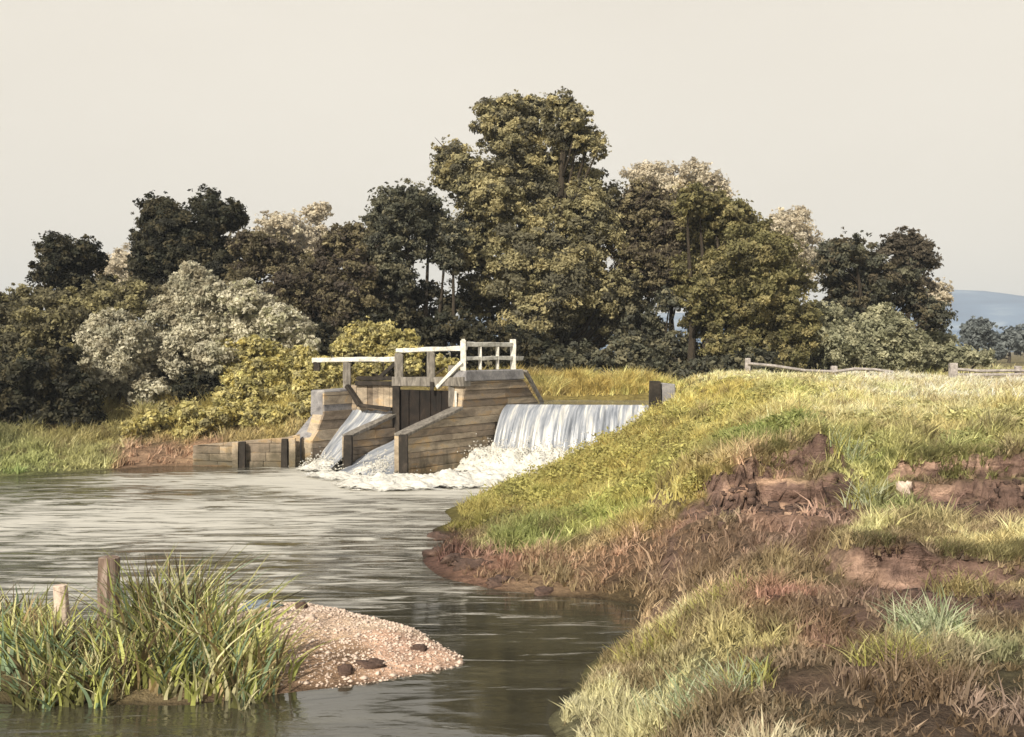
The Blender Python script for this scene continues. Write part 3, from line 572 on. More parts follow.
# ---------------------------------------------------------------- foliage
def leaves(C, rad, outn, cnt, size, colr, flat=.7, jitter=.75, cvar=.22):
    """C (k,3) clump centres, rad (k,), outn (k,3) outward; cnt leaves per clump"""
    k = len(C); idx = np.repeat(np.arange(k), cnt); N_ = len(idx)
    d = R.normal(0, 1, (N_, 3)); d /= np.linalg.norm(d, axis=1, keepdims=True); rr = R.random(N_) ** .45
    p = C[idx] + d * (rr * rad[idx])[:, None] * np.array([1, 1, flat])
    nrm = outn[idx] * 1.0 + R.normal(0, jitter, (N_, 3)) + np.array([0, 0, .35]); nrm /= np.linalg.norm(nrm, axis=1, keepdims=True)
    a_ = np.cross(nrm, R.normal(0, 1, (N_, 3))); a_ /= np.linalg.norm(a_, axis=1, keepdims=True) + 1e-9; b_ = np.cross(nrm, a_)
    sz = size * np.exp(R.normal(-.08, .36, N_)).clip(.35, 1.6)[:, None]
    V = np.stack([p - a_ * sz, p + b_ * sz * .5 + nrm * sz * .12, p + a_ * sz, p - b_ * sz * .5 + nrm * sz * .12], 1).reshape(-1, 3)
    cc = colr[idx] * (1 + R.uniform(-cvar, cvar, (N_, 1))); return V, np.repeat(np.clip(cc, .005, .9), 4, 0)
def crown_mesh(name, lobes, pal, size, parent, dens=1.0, sub=26, gap=.30, aspect=.85, inner=True):
    """lobes: (x, y, z, r) in metres"""
    Vs = []; Cs = []
    pal = np.array(pal)
    for (x, y, z, r) in lobes:
        k = int(sub * (.6 + .4 * dens)); d = R.normal(0, 1, (k, 3)); d /= np.linalg.norm(d, axis=1, keepdims=True)
        rr = R.uniform(.55, 1.08, k); C = np.array([x, y, z]) + d * (rr * r)[:, None] * np.array([1, 1, aspect])
        rad = r * gap * R.uniform(.6, 1.35, k)
        w_ = R.random((k, 1)) ** 1.0; pi = R.integers(0, len(pal), k); colr = pal[pi] * (.8 + .45 * w_)
        area = 4 * math.pi * (r * gap) ** 2; cnt = max(8, int(dens * area * .55 / (size * size)))
        V, c = leaves(C, rad, d, cnt, size, colr); Vs.append(V); Cs.append(c)
        if inner:
            k2 = max(4, k // 3); d = R.normal(0, 1, (k2, 3)); d /= np.linalg.norm(d, axis=1, keepdims=True)
            C = np.array([x, y, z]) + d * (.45 * r) * np.array([1, 1, aspect])
            V, c = leaves(C, np.full(k2, r * .42), d, max(6, int(cnt * .5)), size * 1.5, pal[R.integers(0, len(pal), k2)]); Vs.append(V); Cs.append(c)
        k3 = k; d = R.normal(0, 1, (k3, 3)); d /= np.linalg.norm(d, axis=1, keepdims=True)      # loose sprays at the edge of the crown
        C = np.array([x, y, z]) + d * (R.uniform(.95, 1.28, k3) * r)[:, None] * np.array([1, 1, aspect])
        V, c = leaves(C, r * .11 * R.uniform(.5, 1.5, k3), d, max(5, int(cnt * .13)), size * .9, pal[R.integers(0, len(pal), k3)] * 1.05); Vs.append(V); Cs.append(c)
    V = np.concatenate(Vs); c = np.concatenate(Cs); f = np.arange(len(V)).reshape(-1, 4)
    return mesh_np(name, V, f, M['leaf'], parent, col=c)
OLD = [(0.1774, 0.1599, 0.096), (0.2514, 0.2276, 0.1273), (0.1331, 0.123, 0.0793), (0.3254, 0.2922, 0.1557)]
DARK = [(0.0493, 0.0514, 0.0343), (0.077, 0.0726, 0.0458), (0.04, 0.0393, 0.0286), (0.1078, 0.0937, 0.0543)]
SLATE = [(0.1174, 0.1198, 0.087), (0.1759, 0.1705, 0.1159), (0.0845, 0.0852, 0.0662), (0.2346, 0.2166, 0.1408)]
BROWN = [(0.126, 0.1044, 0.071), (0.1829, 0.158, 0.0975), (0.0915, 0.0743, 0.0578), (0.2439, 0.2091, 0.122)]
OLIVE = [(0.2112, 0.1956, 0.0909), (0.2956, 0.2668, 0.1254), (0.1477, 0.1333, 0.0693), (0.3589, 0.3112, 0.1514)]
BIG = [(0.3041, 0.2773, 0.157), (0.4054, 0.3612, 0.2017), (0.1883, 0.1734, 0.1122), (0.1303, 0.1214, 0.0841), (0.4922, 0.4334, 0.2383)]
TAN = [(0.6072, 0.5428, 0.423), (0.6624, 0.598, 0.477), (0.5336, 0.4692, 0.36)]  # pale autumn leaves, creamier because distance haze is put into the colour
SILV = [(0.5485, 0.5145, 0.4), (0.6775, 0.6432, 0.5167), (0.4356, 0.4181, 0.3167), (0.3549, 0.3216, 0.2334)]
SAGE = [(0.3564, 0.3564, 0.2431), (0.4752, 0.4604, 0.3146), (0.2673, 0.2673, 0.1716)]
GORSE = [(0.5925, 0.5164, 0.2079), (0.6814, 0.6131, 0.2934), (0.4444, 0.4034, 0.1712), (0.3555, 0.3227, 0.1712)]
GREY = [(.17, .19, .19), (.2, .22, .22)]
def L3(lobes, Y, spread):
    out = []
    for l in lobes:
        px, py, r = l[:3]; dy = l[3] if len(l) > 3 else random.uniform(-1, 1) * spread
        yy = Y + dy; out.append((*P(px, py, yy), r * yy / F))
    return out
def tree(name, label, cat, lobes, Y, pal, size, bases, group=None, dens=1.0, gap=.30, sub=26, spread=1.2, trunk_r=.22, aspect=.85, limbs=True):
    L = L3(lobes, Y, spread); bx = [(b_ - 512) * Y / F for b_ in bases]
    g0 = float(height(np.array([np.mean(bx)]), np.array([Y]))[0])
    e = empty(name, (np.mean(bx), Y, g0), label, cat, group)
    mb = MB(); L = L + [tuple((np.array(a_) * .5 + np.array(b_) * .5) * 1.0) for a_, b_ in [min(((p_, q_) for q_ in L if q_ is not p_), key=lambda pq: np.linalg.norm(np.array(pq[0][:3]) - np.array(pq[1][:3])) + random.uniform(0, 1.2)) for p_ in L[::2]]]; tops_ = [L[i] for i in np.argsort([-l[2] for l in L])]
    for i, b0 in enumerate(bx):
        gz = float(height(np.array([b0]), np.array([Y]))[0])
        mine = [l for l in L if abs(l[0] - b0) == min(abs(l[0] - c_) for c_ in bx)] or L
        top = max(mine, key=lambda l: l[2]); n_ = 9; pts = []; rad = []
        sway = [random.uniform(-.12, .12) for _ in range(3)]
        for k in range(n_):
            u = k / (n_ - 1); x = b0 + (top[0] - b0) * u ** 1.6 + sway[0] * math.sin(u * 5) * 1.5; y = Y + (top[1] - Y) * u ** 1.6 + sway[1] * math.sin(u * 6)
            pts.append((x, y, gz - .3 + (top[2] - gz + .1) * u)); rad.append(trunk_r * (1 - .85 * u) + (.12 * trunk_r / .2 if k == 0 else 0))
        mb.tube(pts, rad, 8, .08)
        if limbs:
            for l in mine:
                if l is top: continue
                u = max(.15, min(.85, (l[2] - gz) / max(.5, top[2] - gz) - .15)); k = int(u * (n_ - 1)); a_ = np.array(pts[k]); b_ = np.array(l[:3])
                md = a_ * .5 + b_ * .5 + np.array([0, 0, -.12 * np.linalg.norm(b_ - a_)]); r0 = rad[k] * .6
                mb.tube([a_, md, b_, b_ + (b_ - md) * .35], [r0, r0 * .6, r0 * .3, .01], 6, .05)
    mb.build('trunk', M['bark'], e, smooth=True)
    crown_mesh('crown', [(x, y, z, r * 1.16) for x, y, z, r in L], pal, size, e, dens, sub, gap, aspect)
    return e
GF = 'trees standing in the wood behind the weir'
GP = 'pale distant treetops showing above the wood'
# pale trees far behind
tree('distant_tree', 'pale tan treetop low above the left edge of the wood', 'tree', [(112, 268, 14), (128, 262, 16), (150, 275, 14), (118, 285, 18), (140, 300, 20)], 120, TAN, .17, [128], GP, .8, spread=3)
tree('distant_tree', 'pale sandy treetop between the darkest left tree and the bare brown trees', 'tree', [(272, 225, 13), (290, 230, 18), (312, 216, 10), (323, 210, 8), (300, 250, 24), (268, 248, 16), (325, 240, 14)], 120, TAN, .17, [295], GP, .8, spread=3)
tree('distant_tree', 'pale sandy broad treetop just right of the tallest tree', 'tree', [(640, 176, 14), (665, 180, 17), (692, 174, 15), (712, 184, 13), (650, 200, 22), (690, 205, 26), (722, 200, 13), (670, 235, 30)], 120, TAN, .17, [675], GP, .85, spread=3)
tree('distant_tree', 'small pale sandy treetop between olive tree and dark right-hand tree', 'tree', [(783, 218, 10), (800, 215, 10), (792, 235, 16), (808, 240, 11), (775, 232, 12), (800, 262, 20)], 120, TAN, .17, [795], GP, .85, spread=3)
tree('distant_tree', 'pale tan treetop peeping right of the dark right-hand tree', 'tree', [(940, 288, 9), (930, 300, 12), (944, 300, 7)], 100, TAN, .16, [936], GP, .8, spread=2)
# the wood
tree('broadleaf_tree', 'dark green flat-topped tree at the far left', 'tree', [(55, 250, 16), (82, 250, 15), (68, 262, 18), (48, 268, 13), (95, 262, 10), (60, 285, 22), (90, 300, 26)], 47, DARK, .075, [70], GF)
tree('broadleaf_tree', 'brown green low spreading tree at left edge of the wood', 'tree', [(25, 310, 26), (60, 320, 30), (100, 305, 26), (130, 300, 24), (40, 350, 32), (85, 350, 30), (10, 345, 28), (-20, 320, 34)], 44, OLD, .075, [45], GF, sub=30)
tree('broadleaf_tree', 'near black twin-headed tree rising left of centre above silver willows', 'tree', [(158, 212, 18), (172, 226, 20), (148, 235, 15), (205, 203, 15), (222, 215, 17), (200, 228, 19), (236, 220, 10), (155, 255, 20), (185, 252, 24), (218, 248, 22), (148, 272, 16), (180, 285, 30), (228, 275, 24)], 50, DARK, .075, [178, 205], GF, sub=28)
tree('broadleaf_tree', 'purple brown low tree between the black tree and round brown tree', 'tree', [(248, 245, 15), (262, 252, 17), (285, 258, 19), (255, 280, 25), (295, 285, 25), (250, 310, 28), (290, 318, 26), (325, 262, 14)], 48, BROWN, .075, [268], GF)
tree('broadleaf_tree', 'round dark brown tree behind the yellow bushes by the handrail', 'tree', [(345, 236, 14), (358, 240, 17), (332, 258, 18), (360, 268, 22), (325, 285, 22), (350, 300, 26), (372, 312, 22), (335, 325, 22)], 47, BROWN, .075, [352], GF)
tree('broadleaf_tree', 'slate green tree with slim bare stems left of the tallest tree', 'tree', [(388, 200, 15), (410, 196, 15), (430, 203, 13), (378, 220, 14), (402, 222, 20), (428, 228, 18), (385, 245, 19), (415, 250, 15), (395, 275, 17), (455, 235, 14), (372, 285, 14), (440, 250, 14), (400, 295, 15), (382, 262, 16), (452, 262, 12), (430, 225, 16)], 48, SLATE, .075, [408, 425, 441, 452], GF, spread=.9, trunk_r=.15)
tree('broadleaf_tree', 'tallest tree, olive green with stepped crown, directly behind the weir', 'tree',
     [(490, 112, 14), (512, 110, 15), (535, 108, 13), (560, 106, 15), (577, 118, 12), (500, 130, 22), (530, 130, 22), (566, 132, 20), (590, 140, 13), (598, 150, 9), (448, 152, 13), (462, 165, 18), (450, 180, 15), (480, 175, 20), (475, 195, 18), (515, 160, 24), (550, 165, 24),
      (580, 180, 20), (500, 195, 25), (540, 200, 28), (585, 205, 25), (610, 200, 17), (470, 225, 22), (505, 235, 30), (550, 240, 32), (595, 245, 28), (620, 235, 18), (475, 262, 24), (515, 275, 32), (565, 285, 32), (610, 285, 26), (485, 300, 28), (530, 318, 30), (580, 325, 30), (620, 320, 24), (640, 335, 18)],
     50, BIG, .08, [515, 560], GF, trunk_r=.4, sub=27, spread=1.8)
tree('broadleaf_tree', 'dark brown tree with slender bare trunks right of the tallest tree', 'tree', [(640, 192, 13), (652, 198, 15), (632, 212, 17), (660, 215, 20), (640, 238, 20), (672, 240, 20), (630, 258, 18), (658, 265, 18), (688, 225, 17), (645, 292, 15), (662, 290, 14), (630, 285, 15), (680, 262, 17), (678, 290, 13)], 50, BROWN, .075, [622, 636, 650, 672], GF, trunk_r=.16)
tree('broadleaf_tree', 'broad olive tree behind the grassy bank right of centre', 'tree', [(690, 200, 15), (715, 203, 14), (735, 212, 15), (702, 222, 22), (735, 232, 22), (755, 232, 14), (710, 250, 24), (750, 255, 26), (782, 255, 18), (725, 280, 28), (765, 285, 28), (795, 282, 18), (700, 290, 18), (745, 312, 28), (785, 315, 24), (715, 315, 20), (770, 340, 24), (800, 335, 18), (740, 345, 18), (700, 318, 16), (690, 268, 15), (718, 345, 13), (760, 358, 14), (790, 355, 14)], 47, OLIVE, .075, [690, 706, 728, 755], GF, spread=1.5, trunk_r=.2, sub=27)
tree('broadleaf_tree', 'dark brown green tree standing alone at the right of the wood', 'tree', [(835, 250, 13), (850, 245, 15), (832, 265, 15), (860, 262, 19), (845, 285, 22), (880, 275, 20), (875, 295, 22), (905, 300, 17), (925, 310, 16), (940, 318, 12), (905, 275, 15), (858, 305, 20)], 52, SLATE[:3] + BROWN[:2], .08, [870], GF)
tree('broadleaf_tree', 'grey brown rounded tree head behind the lone right-hand tree', 'tree', [(892, 246, 12), (908, 240, 12), (922, 250, 13), (930, 262, 9), (905, 262, 17), (915, 285, 18)], 56, [(.13, .11, .08), (.17, .145, .11), (.1, .085, .065)], .085, [910], GF)
tree('distant_tree', 'small grey round tree alone on the far right meadow', 'tree', [(972, 330, 9), (980, 328, 10), (985, 338, 8), (970, 340, 8)], 130, GREY, .3, [978], None, 1, spread=1)
tree('distant_tree', 'grey tree at the far right edge under the hills', 'tree', [(1000, 345, 9), (1010, 338, 10), (1025, 340, 14), (995, 352, 7)], 130, GREY, .3, [1008], None, 1, spread=1)

def shrub(name, label, lobes, Y, pal, size, group, dens=1.0, cat='bush', spread=.7, gap=.32, sub=24, aspect=.9):
    L = L3(lobes, Y, spread); cx = np.mean([l[0] for l in L]); g0 = float(height(np.array([cx]), np.array([Y]))[0])
    e = empty(name, (cx, Y, g0), label, cat, group)
    mb = MB()
    for l in L:
        a_ = np.array([cx + (l[0] - cx) * .35, Y, g0 - .2]); b_ = np.array(l[:3]); mb.tube([a_, a_ * .5 + b_ * .5 + np.array([0, 0, .1]), b_, b_ + (b_ - a_) * .12], [.06, .045, .025, .008], 5)
    mb.build('stem', M['bark'], e); crown_mesh('foliage', L, pal, size, e, dens, sub, gap, aspect); return e
GU = 'dark undergrowth under the wood'
for i, (lb, lob, Y, pal) in enumerate([
    ('dark undergrowth bush behind the left end of the handrail', [(300, 335, 20), (325, 345, 20), (350, 345, 18), (290, 350, 18)], 45, DARK),
    ('dark undergrowth bush behind the middle of the handrail', [(385, 325, 22), (410, 330, 24), (430, 345, 22), (400, 350, 22), (445, 330, 20), (370, 330, 18)], 45.5, DARK),
    ('dark undergrowth bush behind the white pier railing', [(470, 335, 24), (500, 340, 22), (475, 360, 20), (510, 362, 20), (535, 350, 22)], 45, DARK),
    ('dark undergrowth bush above the left half of the yellow hedge', [(550, 362, 20), (575, 360, 20), (600, 365, 16), (560, 378, 12), (585, 380, 10)], 45, SLATE),
    ('dark undergrowth bush above the right half of the yellow hedge', [(625, 355, 20), (648, 358, 20), (635, 375, 14), (665, 370, 16), (600, 378, 12)], 45, SLATE),
    ('tall dark undergrowth filling in below the dark brown tree right of the tallest tree', [(640, 318, 18), (655, 335, 18), (632, 340, 18), (670, 300, 14), (676, 345, 15), (660, 352, 14)], 48.5, SLATE),
    ('dark undergrowth between bare trunks below the broad olive tree', [(700, 330, 13), (690, 352, 13), (715, 338, 12), (735, 352, 14), (755, 345, 14), (708, 356, 12)], 49, OLD),
    ('dark undergrowth below the slate green tree with bare stems', [(432, 290, 13), (418, 298, 13), (395, 300, 16), (375, 305, 16), (420, 318, 17), (445, 310, 15), (460, 300, 14), (400, 318, 18)], 49, DARK),
    ('dark undergrowth bush at the left end of the field fence', [(690, 372, 14), (712, 368, 13), (735, 366, 14), (760, 360, 15)], 44, SLATE)]):
    shrub('bush', lb, lob, Y, pal, .09, GU)
GS = 'silver leaved willows on the left bank'
shrub('willow', 'tall pale silver willow rising in the middle of the left bank', [(195, 285, 17), (185, 302, 20), (208, 305, 20), (172, 325, 22), (205, 330, 26), (178, 355, 25), (215, 358, 22), (225, 310, 16), (160, 345, 18), (192, 272, 11), (182, 285, 13), (212, 292, 15), (165, 310, 14), (190, 340, 24), (155, 365, 18), (200, 372, 18), (170, 385, 18)], 42.5, SILV, .07, GS, cat='willow', sub=36, gap=.42, dens=1.0)
shrub('willow', 'pale silver willow right of the tall one, sloping to yellow bushes', [(240, 300, 17), (258, 308, 17), (248, 325, 22), (275, 318, 17), (272, 338, 20), (298, 332, 15), (240, 348, 22), (262, 352, 14), (310, 345, 9), (225, 330, 18), (288, 345, 14), (248, 292, 12), (232, 358, 16), (282, 322, 16)], 42.2, SILV[:2] + SAGE[1:2], .07, GS, cat='willow', sub=36, gap=.42, dens=1.0)
shrub('willow', 'low pale willow at left beside the darkest bush', [(108, 325, 16), (98, 342, 18), (120, 345, 22), (105, 368, 24), (128, 375, 24), (140, 350, 17), (122, 400, 20), (148, 395, 20), (95, 385, 14), (98, 325, 12), (120, 322, 12), (135, 335, 14), (112, 356, 22), (140, 412, 12), (110, 410, 14)], 41, SILV, .07, GS, cat='willow', sub=36, gap=.42, dens=1.0)
shrub('bush', 'black green bush at the left edge above the grassy waterline', [(30, 375, 28), (60, 370, 26), (45, 400, 26), (80, 395, 22), (20, 415, 26), (60, 425, 22), (-10, 395, 32), (88, 420, 14)], 38.5, DARK, .09, None, sub=30)
shrub('bush', 'small black green bush in front of the silver willows', [(192, 378, 12), (208, 384, 13), (182, 390, 11), (200, 397, 11), (218, 392, 8)], 40.8, DARK, .085, None)
GG = 'yellow gorse bushes on the left bank'
for lb, lob, Y in [
    ('tallest yellow gorse bush behind the left handrail', [(352, 335, 12), (368, 332, 13), (388, 335, 13), (405, 342, 12), (345, 350, 12), (372, 350, 14), (398, 355, 12), (415, 352, 8)], 43),
    ('yellow gorse bush left of the handrail end', [(285, 362, 14), (305, 358, 14), (320, 368, 13), (270, 372, 14), (295, 378, 16), (335, 372, 12), (325, 385, 12)], 41),
    ('yellow gorse bush in the middle of the left bank slope', [(240, 378, 14), (255, 370, 12), (250, 392, 16), (275, 395, 16), (300, 400, 14), (225, 398, 12)], 40),
    ('low yellow gorse bush above the timber revetment', [(225, 415, 14), (250, 415, 15), (275, 420, 14), (298, 418, 13), (312, 405, 12), (255, 432, 9)], 38.3),
    ('olive yellow bush near the waterline left of the revetment', [(150, 422, 12), (170, 415, 13), (190, 412, 13), (205, 422, 13), (165, 432, 10), (185, 432, 10), (140, 432, 8)], 38.5)]:
    shrub('gorse_bush', lb, lob, Y, GORSE, .07, GG, gap=.44, sub=32)
shrub('gorse_bush', 'small yellow bush glimpsed between the handrail posts', [(360, 370, 9), (375, 372, 10), (415, 366, 9), (440, 362, 8), (452, 364, 7)], 42, GORSE, .075, GG)
shrub('gorse_bush', 'straw coloured bush between the silver willow and the middle yellow bush', [(232, 350, 11), (250, 345, 10), (262, 352, 12), (222, 365, 12), (242, 362, 12), (275, 350, 9)], 41.3, GORSE, .075, GG, gap=.44, sub=30)
shrub('gorse_bush', 'pale yellow bush at the foot of the slope left of centre', [(118, 437, 10), (132, 428, 10), (105, 446, 9), (145, 442, 9)], 37.6, GORSE, .075, GG, gap=.44, sub=30)
shrub('gorse_bush', 'yellow bush tucked against the stone abutment', [(306, 392, 11), (322, 380, 9), (312, 408, 11), (298, 410, 10), (285, 422, 10)], 38.6, GORSE, .075, GG, gap=.44, sub=30)
GH = 'low yellow hedge across the water behind the fall'
for lb, lob in [('left stretch of low yellow hedge beyond the weir crest', [(540, 394, 8), (552, 392, 9), (566, 393, 9), (580, 393, 9)]), ('right stretch of low yellow hedge beyond the weir crest', [(596, 392, 9), (612, 391, 9), (628, 393, 8), (642, 395, 7), (652, 393, 7)])]:
    shrub('hedge', lb, lob, 41.2, GORSE[:3] + [(.2, .18, .08)], .075, GH, cat='hedge', spread=.3)
GR = 'grey green sallow bushes beyond the field fence'
for lb, lob, Y in [('pale sage bush beyond the left rail of the fence', [(815, 315, 15), (830, 322, 18), (808, 335, 17), (835, 345, 18), (815, 352, 16), (850, 352, 16), (832, 362, 13), (800, 350, 15), (845, 332, 15)], 50),
                   ('pale sage bush right of the first, beyond the fence gap', [(865, 328, 17), (890, 328, 18), (875, 345, 18), (905, 340, 17), (895, 355, 16), (860, 355, 15), (878, 360, 14), (910, 356, 14), (880, 316, 14)], 51),
                   ('sage bush thinning out toward the far meadow', [(925, 335, 14), (942, 342, 14), (925, 352, 13), (950, 352, 11), (968, 356, 11), (985, 358, 9), (935, 360, 11), (918, 360, 12), (955, 361, 9)], 53)]:
    shrub('bush', lb, lob, Y, SAGE, .075, GR, gap=.42, sub=30)

# ---------------------------------------------------------------- grass as ground cover
def blades(x, y, z, hgt, wid, colr, lean=.6, nb=6, segs=2, lean_dir=None):
    n_ = len(x); idx = np.repeat(np.arange(n_), nb); N_ = len(idx)
    az = R.uniform(0, 2 * np.pi, N_); h_ = hgt[idx] * R.uniform(.5, 1.25, N_); w_ = wid[idx] * R.uniform(.6, 1.3, N_); le = lean * R.uniform(.2, 1.3, N_)
    dx = np.cos(az) * le; dy = np.sin(az) * le
    if lean_dir is not None: dx += lean_dir[0]; dy += lean_dir[1]
    bx = x[idx] + R.normal(0, 1, N_) * hgt[idx] * .12; by = y[idx] + R.normal(0, 1, N_) * hgt[idx] * .12; bz = z[idx] - .02
    sa = R.uniform(0, 2 * np.pi, N_); sx = np.cos(sa) * .35 + .8; sy = np.sin(sa) * .6
    Vs = []
    for k in range(segs + 1):
        u = k / segs; cx = bx + dx * h_ * u ** 1.7; cy = by + dy * h_ * u ** 1.7; cz = bz + h_ * u * (1 - .25 * u * np.minimum(le, 1.2))
        ww = w_ * (1 - u) ** .7 * .5 if k < segs else w_ * .03
        Vs.append(np.stack([cx - sx * ww, cy - sy * ww, cz], -1)); Vs.append(np.stack([cx + sx * ww, cy + sy * ww, cz], -1))
    V = np.stack(Vs, 1); nv = V.shape[1]; base = np.arange(N_)[:, None, None] * nv
    q = np.array([(2 * k, 2 * k + 1, 2 * k + 3, 2 * k + 2) for k in range(segs)]); f = (base + q[None]).reshape(-1, 4)
    cc = colr[idx] * (1 + R.uniform(-.28, .28, (N_, 1))); return V.reshape(-1, 3), f, np.repeat(np.clip(cc, .004, .85), nv, 0)
def merge(parts):
    V = []; Fc = []; C = []; n_ = 0
    for v, f, c in parts: V.append(v); Fc.append(f + n_); C.append(c); n_ += len(v)
    return np.concatenate(V), np.concatenate(Fc), np.concatenate(C)
def scatter(n_, x0, x1, y0, y1):
    x = R.uniform(x0, x1, n_); y = R.uniform(y0, y1, n_); m_ = (np.abs(x) < y * .52 + 1.5); return x[m_], y[m_]
def slope(x, y):
    e_ = .12; z0 = height(x, y, False); return np.hypot(height(x + e_, y, False) - z0, height(x, y + e_, False) - z0) / e_
parts = []
for n_, x0, x1, y0, y1, hs, ws in ((24000, -.5, 8, 8, 16, .15, .022), (32000, -2, 12, 16, 26, .19, .030), (34000, -1, 20, 25, 39, .19, .038), (9000, -3, 6, 40.2, 43, .3, .035), (12000, -19, -6, 33, 42, .36, .036), (9000, -10, 30, 43, 60, .3, .05)):
    x, y = scatter(n_, x0, x1, y0, y1); z = height(x, y); c = cmap(x, y); c[:, :3] *= (1 + .28 * sst((y - 19) / 8) * sst((x - 2) / 4))[:, None]; c[:, :3] = np.minimum(c[:, :3], [.8, .75, .56]); c[:, :3] *= (1 + .45 * sst((18 - y) / 3) * sst((c[:, 3] - .3) / .4))[:, None]; sl_ = slope(x, y)
    patch = fbm(x * 1.1, y * 1.1, 120)
    ok = (z > .05) & (R.random(len(x)) < np.clip(c[:, 3] * (.25 + 1.5 * patch), 0, 1) * (1 - sst((sl_ - .7) / .5))) & ~((z < 2.05) & (y > 37) & (y < 41) & (x > -7) & (x < 8))
    ok &= ~((x > -10.6) & (x < -6) & (y < 36.3) & (y > 34))
    x, y, z, c, patch = x[ok], y[ok], z[ok], c[ok, :3], patch[ok]
    big = fbm(x * .45, y * .45, 130); gn = sst((fbm(x * .9, y * .9, 131) - .62) / .1)[:, None] * .4; br = sst((fbm(x * 1.6, y * 1.6, 133) - .60) / .1)[:, None] * .6
    c = c * (1 - gn) + c * np.array([.55, .85, .6]) * gn; br = np.maximum(br, (sst((fbm(x * 1.5, y * 1.5, 138) - .50) / .08) * .8 * sst((16.5 - y) / 2))[:, None]); c = c * (1 - br) + np.array([.15, .11, .065]) * br; lt = sst((fbm(x * 1.9, y * 1.9, 134) - .55) / .1)[:, None] * .5; c = c * (1 - lt) + np.minimum(c * 1.6 + .08, .72) * lt
    c = c * (.7 + .65 * R.random((len(x), 1))) * np.array([1.16, 1.10, 1.12])
    cl = sst((fbm(x * 1.8, y * 1.8, 136) - .5) / .15); hh = hs * (.45 + .6 * patch + 1.0 * cl) * np.where((y > 33) & (y < 39), .7, 1) * R.uniform(.7, 1.3, len(x)); parts.append(blades(x, y, z, hh, np.full(len(x), ws) * R.uniform(.7, 1.4, len(x)), c, .85, 6, 2, (.12, -.05)))
V, f, c = merge(parts); o = mesh_np('grass', V, f, M['blade'], col=c); tag(o, 'long dry yellow and green grass covering the banks', kind='stuff')
print('grass faces', len(f))
x, y = scatter(5200, -2, 16, 18.5, 35); z = height(x, y); c = cmap(x, y); ok = (z > .15) & (R.random(len(x)) < c[:, 3] * .7) & (fbm(x * .7, y * .7, 160) > np.where((x < 4.5) & (y > 22), .3, .47)) & (slope(x, y) < .8) & (z < 2.9)
x, y, z, c = x[ok], y[ok], z[ok], c[ok, :3]; rad = R.uniform(.10, .26, len(x)) * np.where((x < 4.5) & (y > 24), 1.35, 1) * np.clip(1.2 - x / 22, .4, 1); up = np.tile(np.array([[0, -.3, 1.]]), (len(x), 1))
tone = R.random((len(x), 1)); c = c * (.75 + .6 * tone) * np.array([1.05, 1.08, 1.1]); V, c = leaves(np.stack([x, y, z + rad * .55], -1), rad, up, 46, .045, c, .8, .8, .3)
o = mesh_np('weeds', V, np.arange(len(V)).reshape(-1, 4), M['leaf'], col=c); tag(o, 'low leafy weeds mixed with the grass on the right bank', kind='stuff')
# grass hanging over the brow of the earth banks
xx = R.uniform(2.8, 9, 2600); ycl = 18.75 + .9 * (vn(xx * 1.1, 0 * xx, 5) - .5) + .55 * (vn(xx * 3.1, 0 * xx, 6) - .5) - .25 * np.clip(xx - 6, 0, 3)
yy = ycl + R.uniform(.0, .7, len(xx)); kp = fbm(xx * 2.3, 0 * xx, 170) > .45; xx, yy = xx[kp], yy[kp]; zz = height(xx, yy); c = cmap(xx, yy + .6)[:, :3] * R.uniform(.6, 1.3, (len(xx), 1))
p1 = blades(xx, yy, zz, np.full(len(xx), .2), np.full(len(xx), .02), c, .8, 6, 3, (.1, -.7))
x2 = R.uniform(4.0, 7.5, 900); x2 = x2[fbm(x2 * 2.9, 0 * x2, 171) > .47]; y2 = 13.3 + .35 * (vn(x2 * 1.7, 0 * x2, 9) - .5) + R.uniform(.1, .5, len(x2)); z2 = height(x2, y2); c2 = cmap(x2, y2 + .6)[:, :3] * R.uniform(.6, 1.3, (len(x2), 1))
p2 = blades(x2, y2, z2, np.full(len(x2), .19), np.full(len(x2), .014), c2, .8, 7, 3, (.1, -.45))
V, f, c = merge([p1, p2]); o = mesh_np('overhanging_grass', V, f, M['blade'], col=c); tag(o, 'grass fringe hanging over the brow of the broken earth banks', kind='stuff')

# reed bed bottom left
REED = np.array([(.48, .50, .16), (.60, .58, .28), (.34, .37, .11), (.18, .18, .07), (.14, .11, .06), (.24, .33, .2), (.66, .62, .38), (.36, .27, .14)])
parts = []
spots = [(px, py, h_) for px, py, h_ in [(35, 680, 60), (60, 676, 65), (25, 640, 60), (90, 672, 55), (115, 676, 60), (140, 660, 95), (160, 655, 105), (180, 660, 95), (165, 685, 70), (200, 665, 85), (215, 672, 80), (235, 675, 75), (255, 682, 55), (120, 690, 45), (80, 692, 50), (205, 690, 40), (245, 692, 35), (40, 695, 35), (48, 650, 45), (190, 640, 80), (10, 665, 70), (-20, 660, 80), (-60, 665, 80)]]
for px, py, h_ in spots:
    Y = 4180 / (py - 350 + 6); q = P(px, py, Y); k = 22; x = q[0] + R.normal(0, .16, k); y = q[1] + R.normal(0, .16, k); z = np.maximum(height(x, y), -.05)
    dark = (130 < px < 185) * .45
    c = REED[R.integers(0, len(REED), k)] * (1 - dark * R.random((k, 1)))
    ldx = .25 * (px - 130) / 130
    parts.append(blades(x, y, z, np.full(k, h_ * Y / F * .95), np.full(k, .048), c, .75, 5, 6, (ldx, -.05)))
V, f, c = merge(parts); o = mesh_np('reeds', V, f, M['blade'], col=c); tag(o, 'tall green and straw reeds growing at the water edge bottom left', kind='stuff')
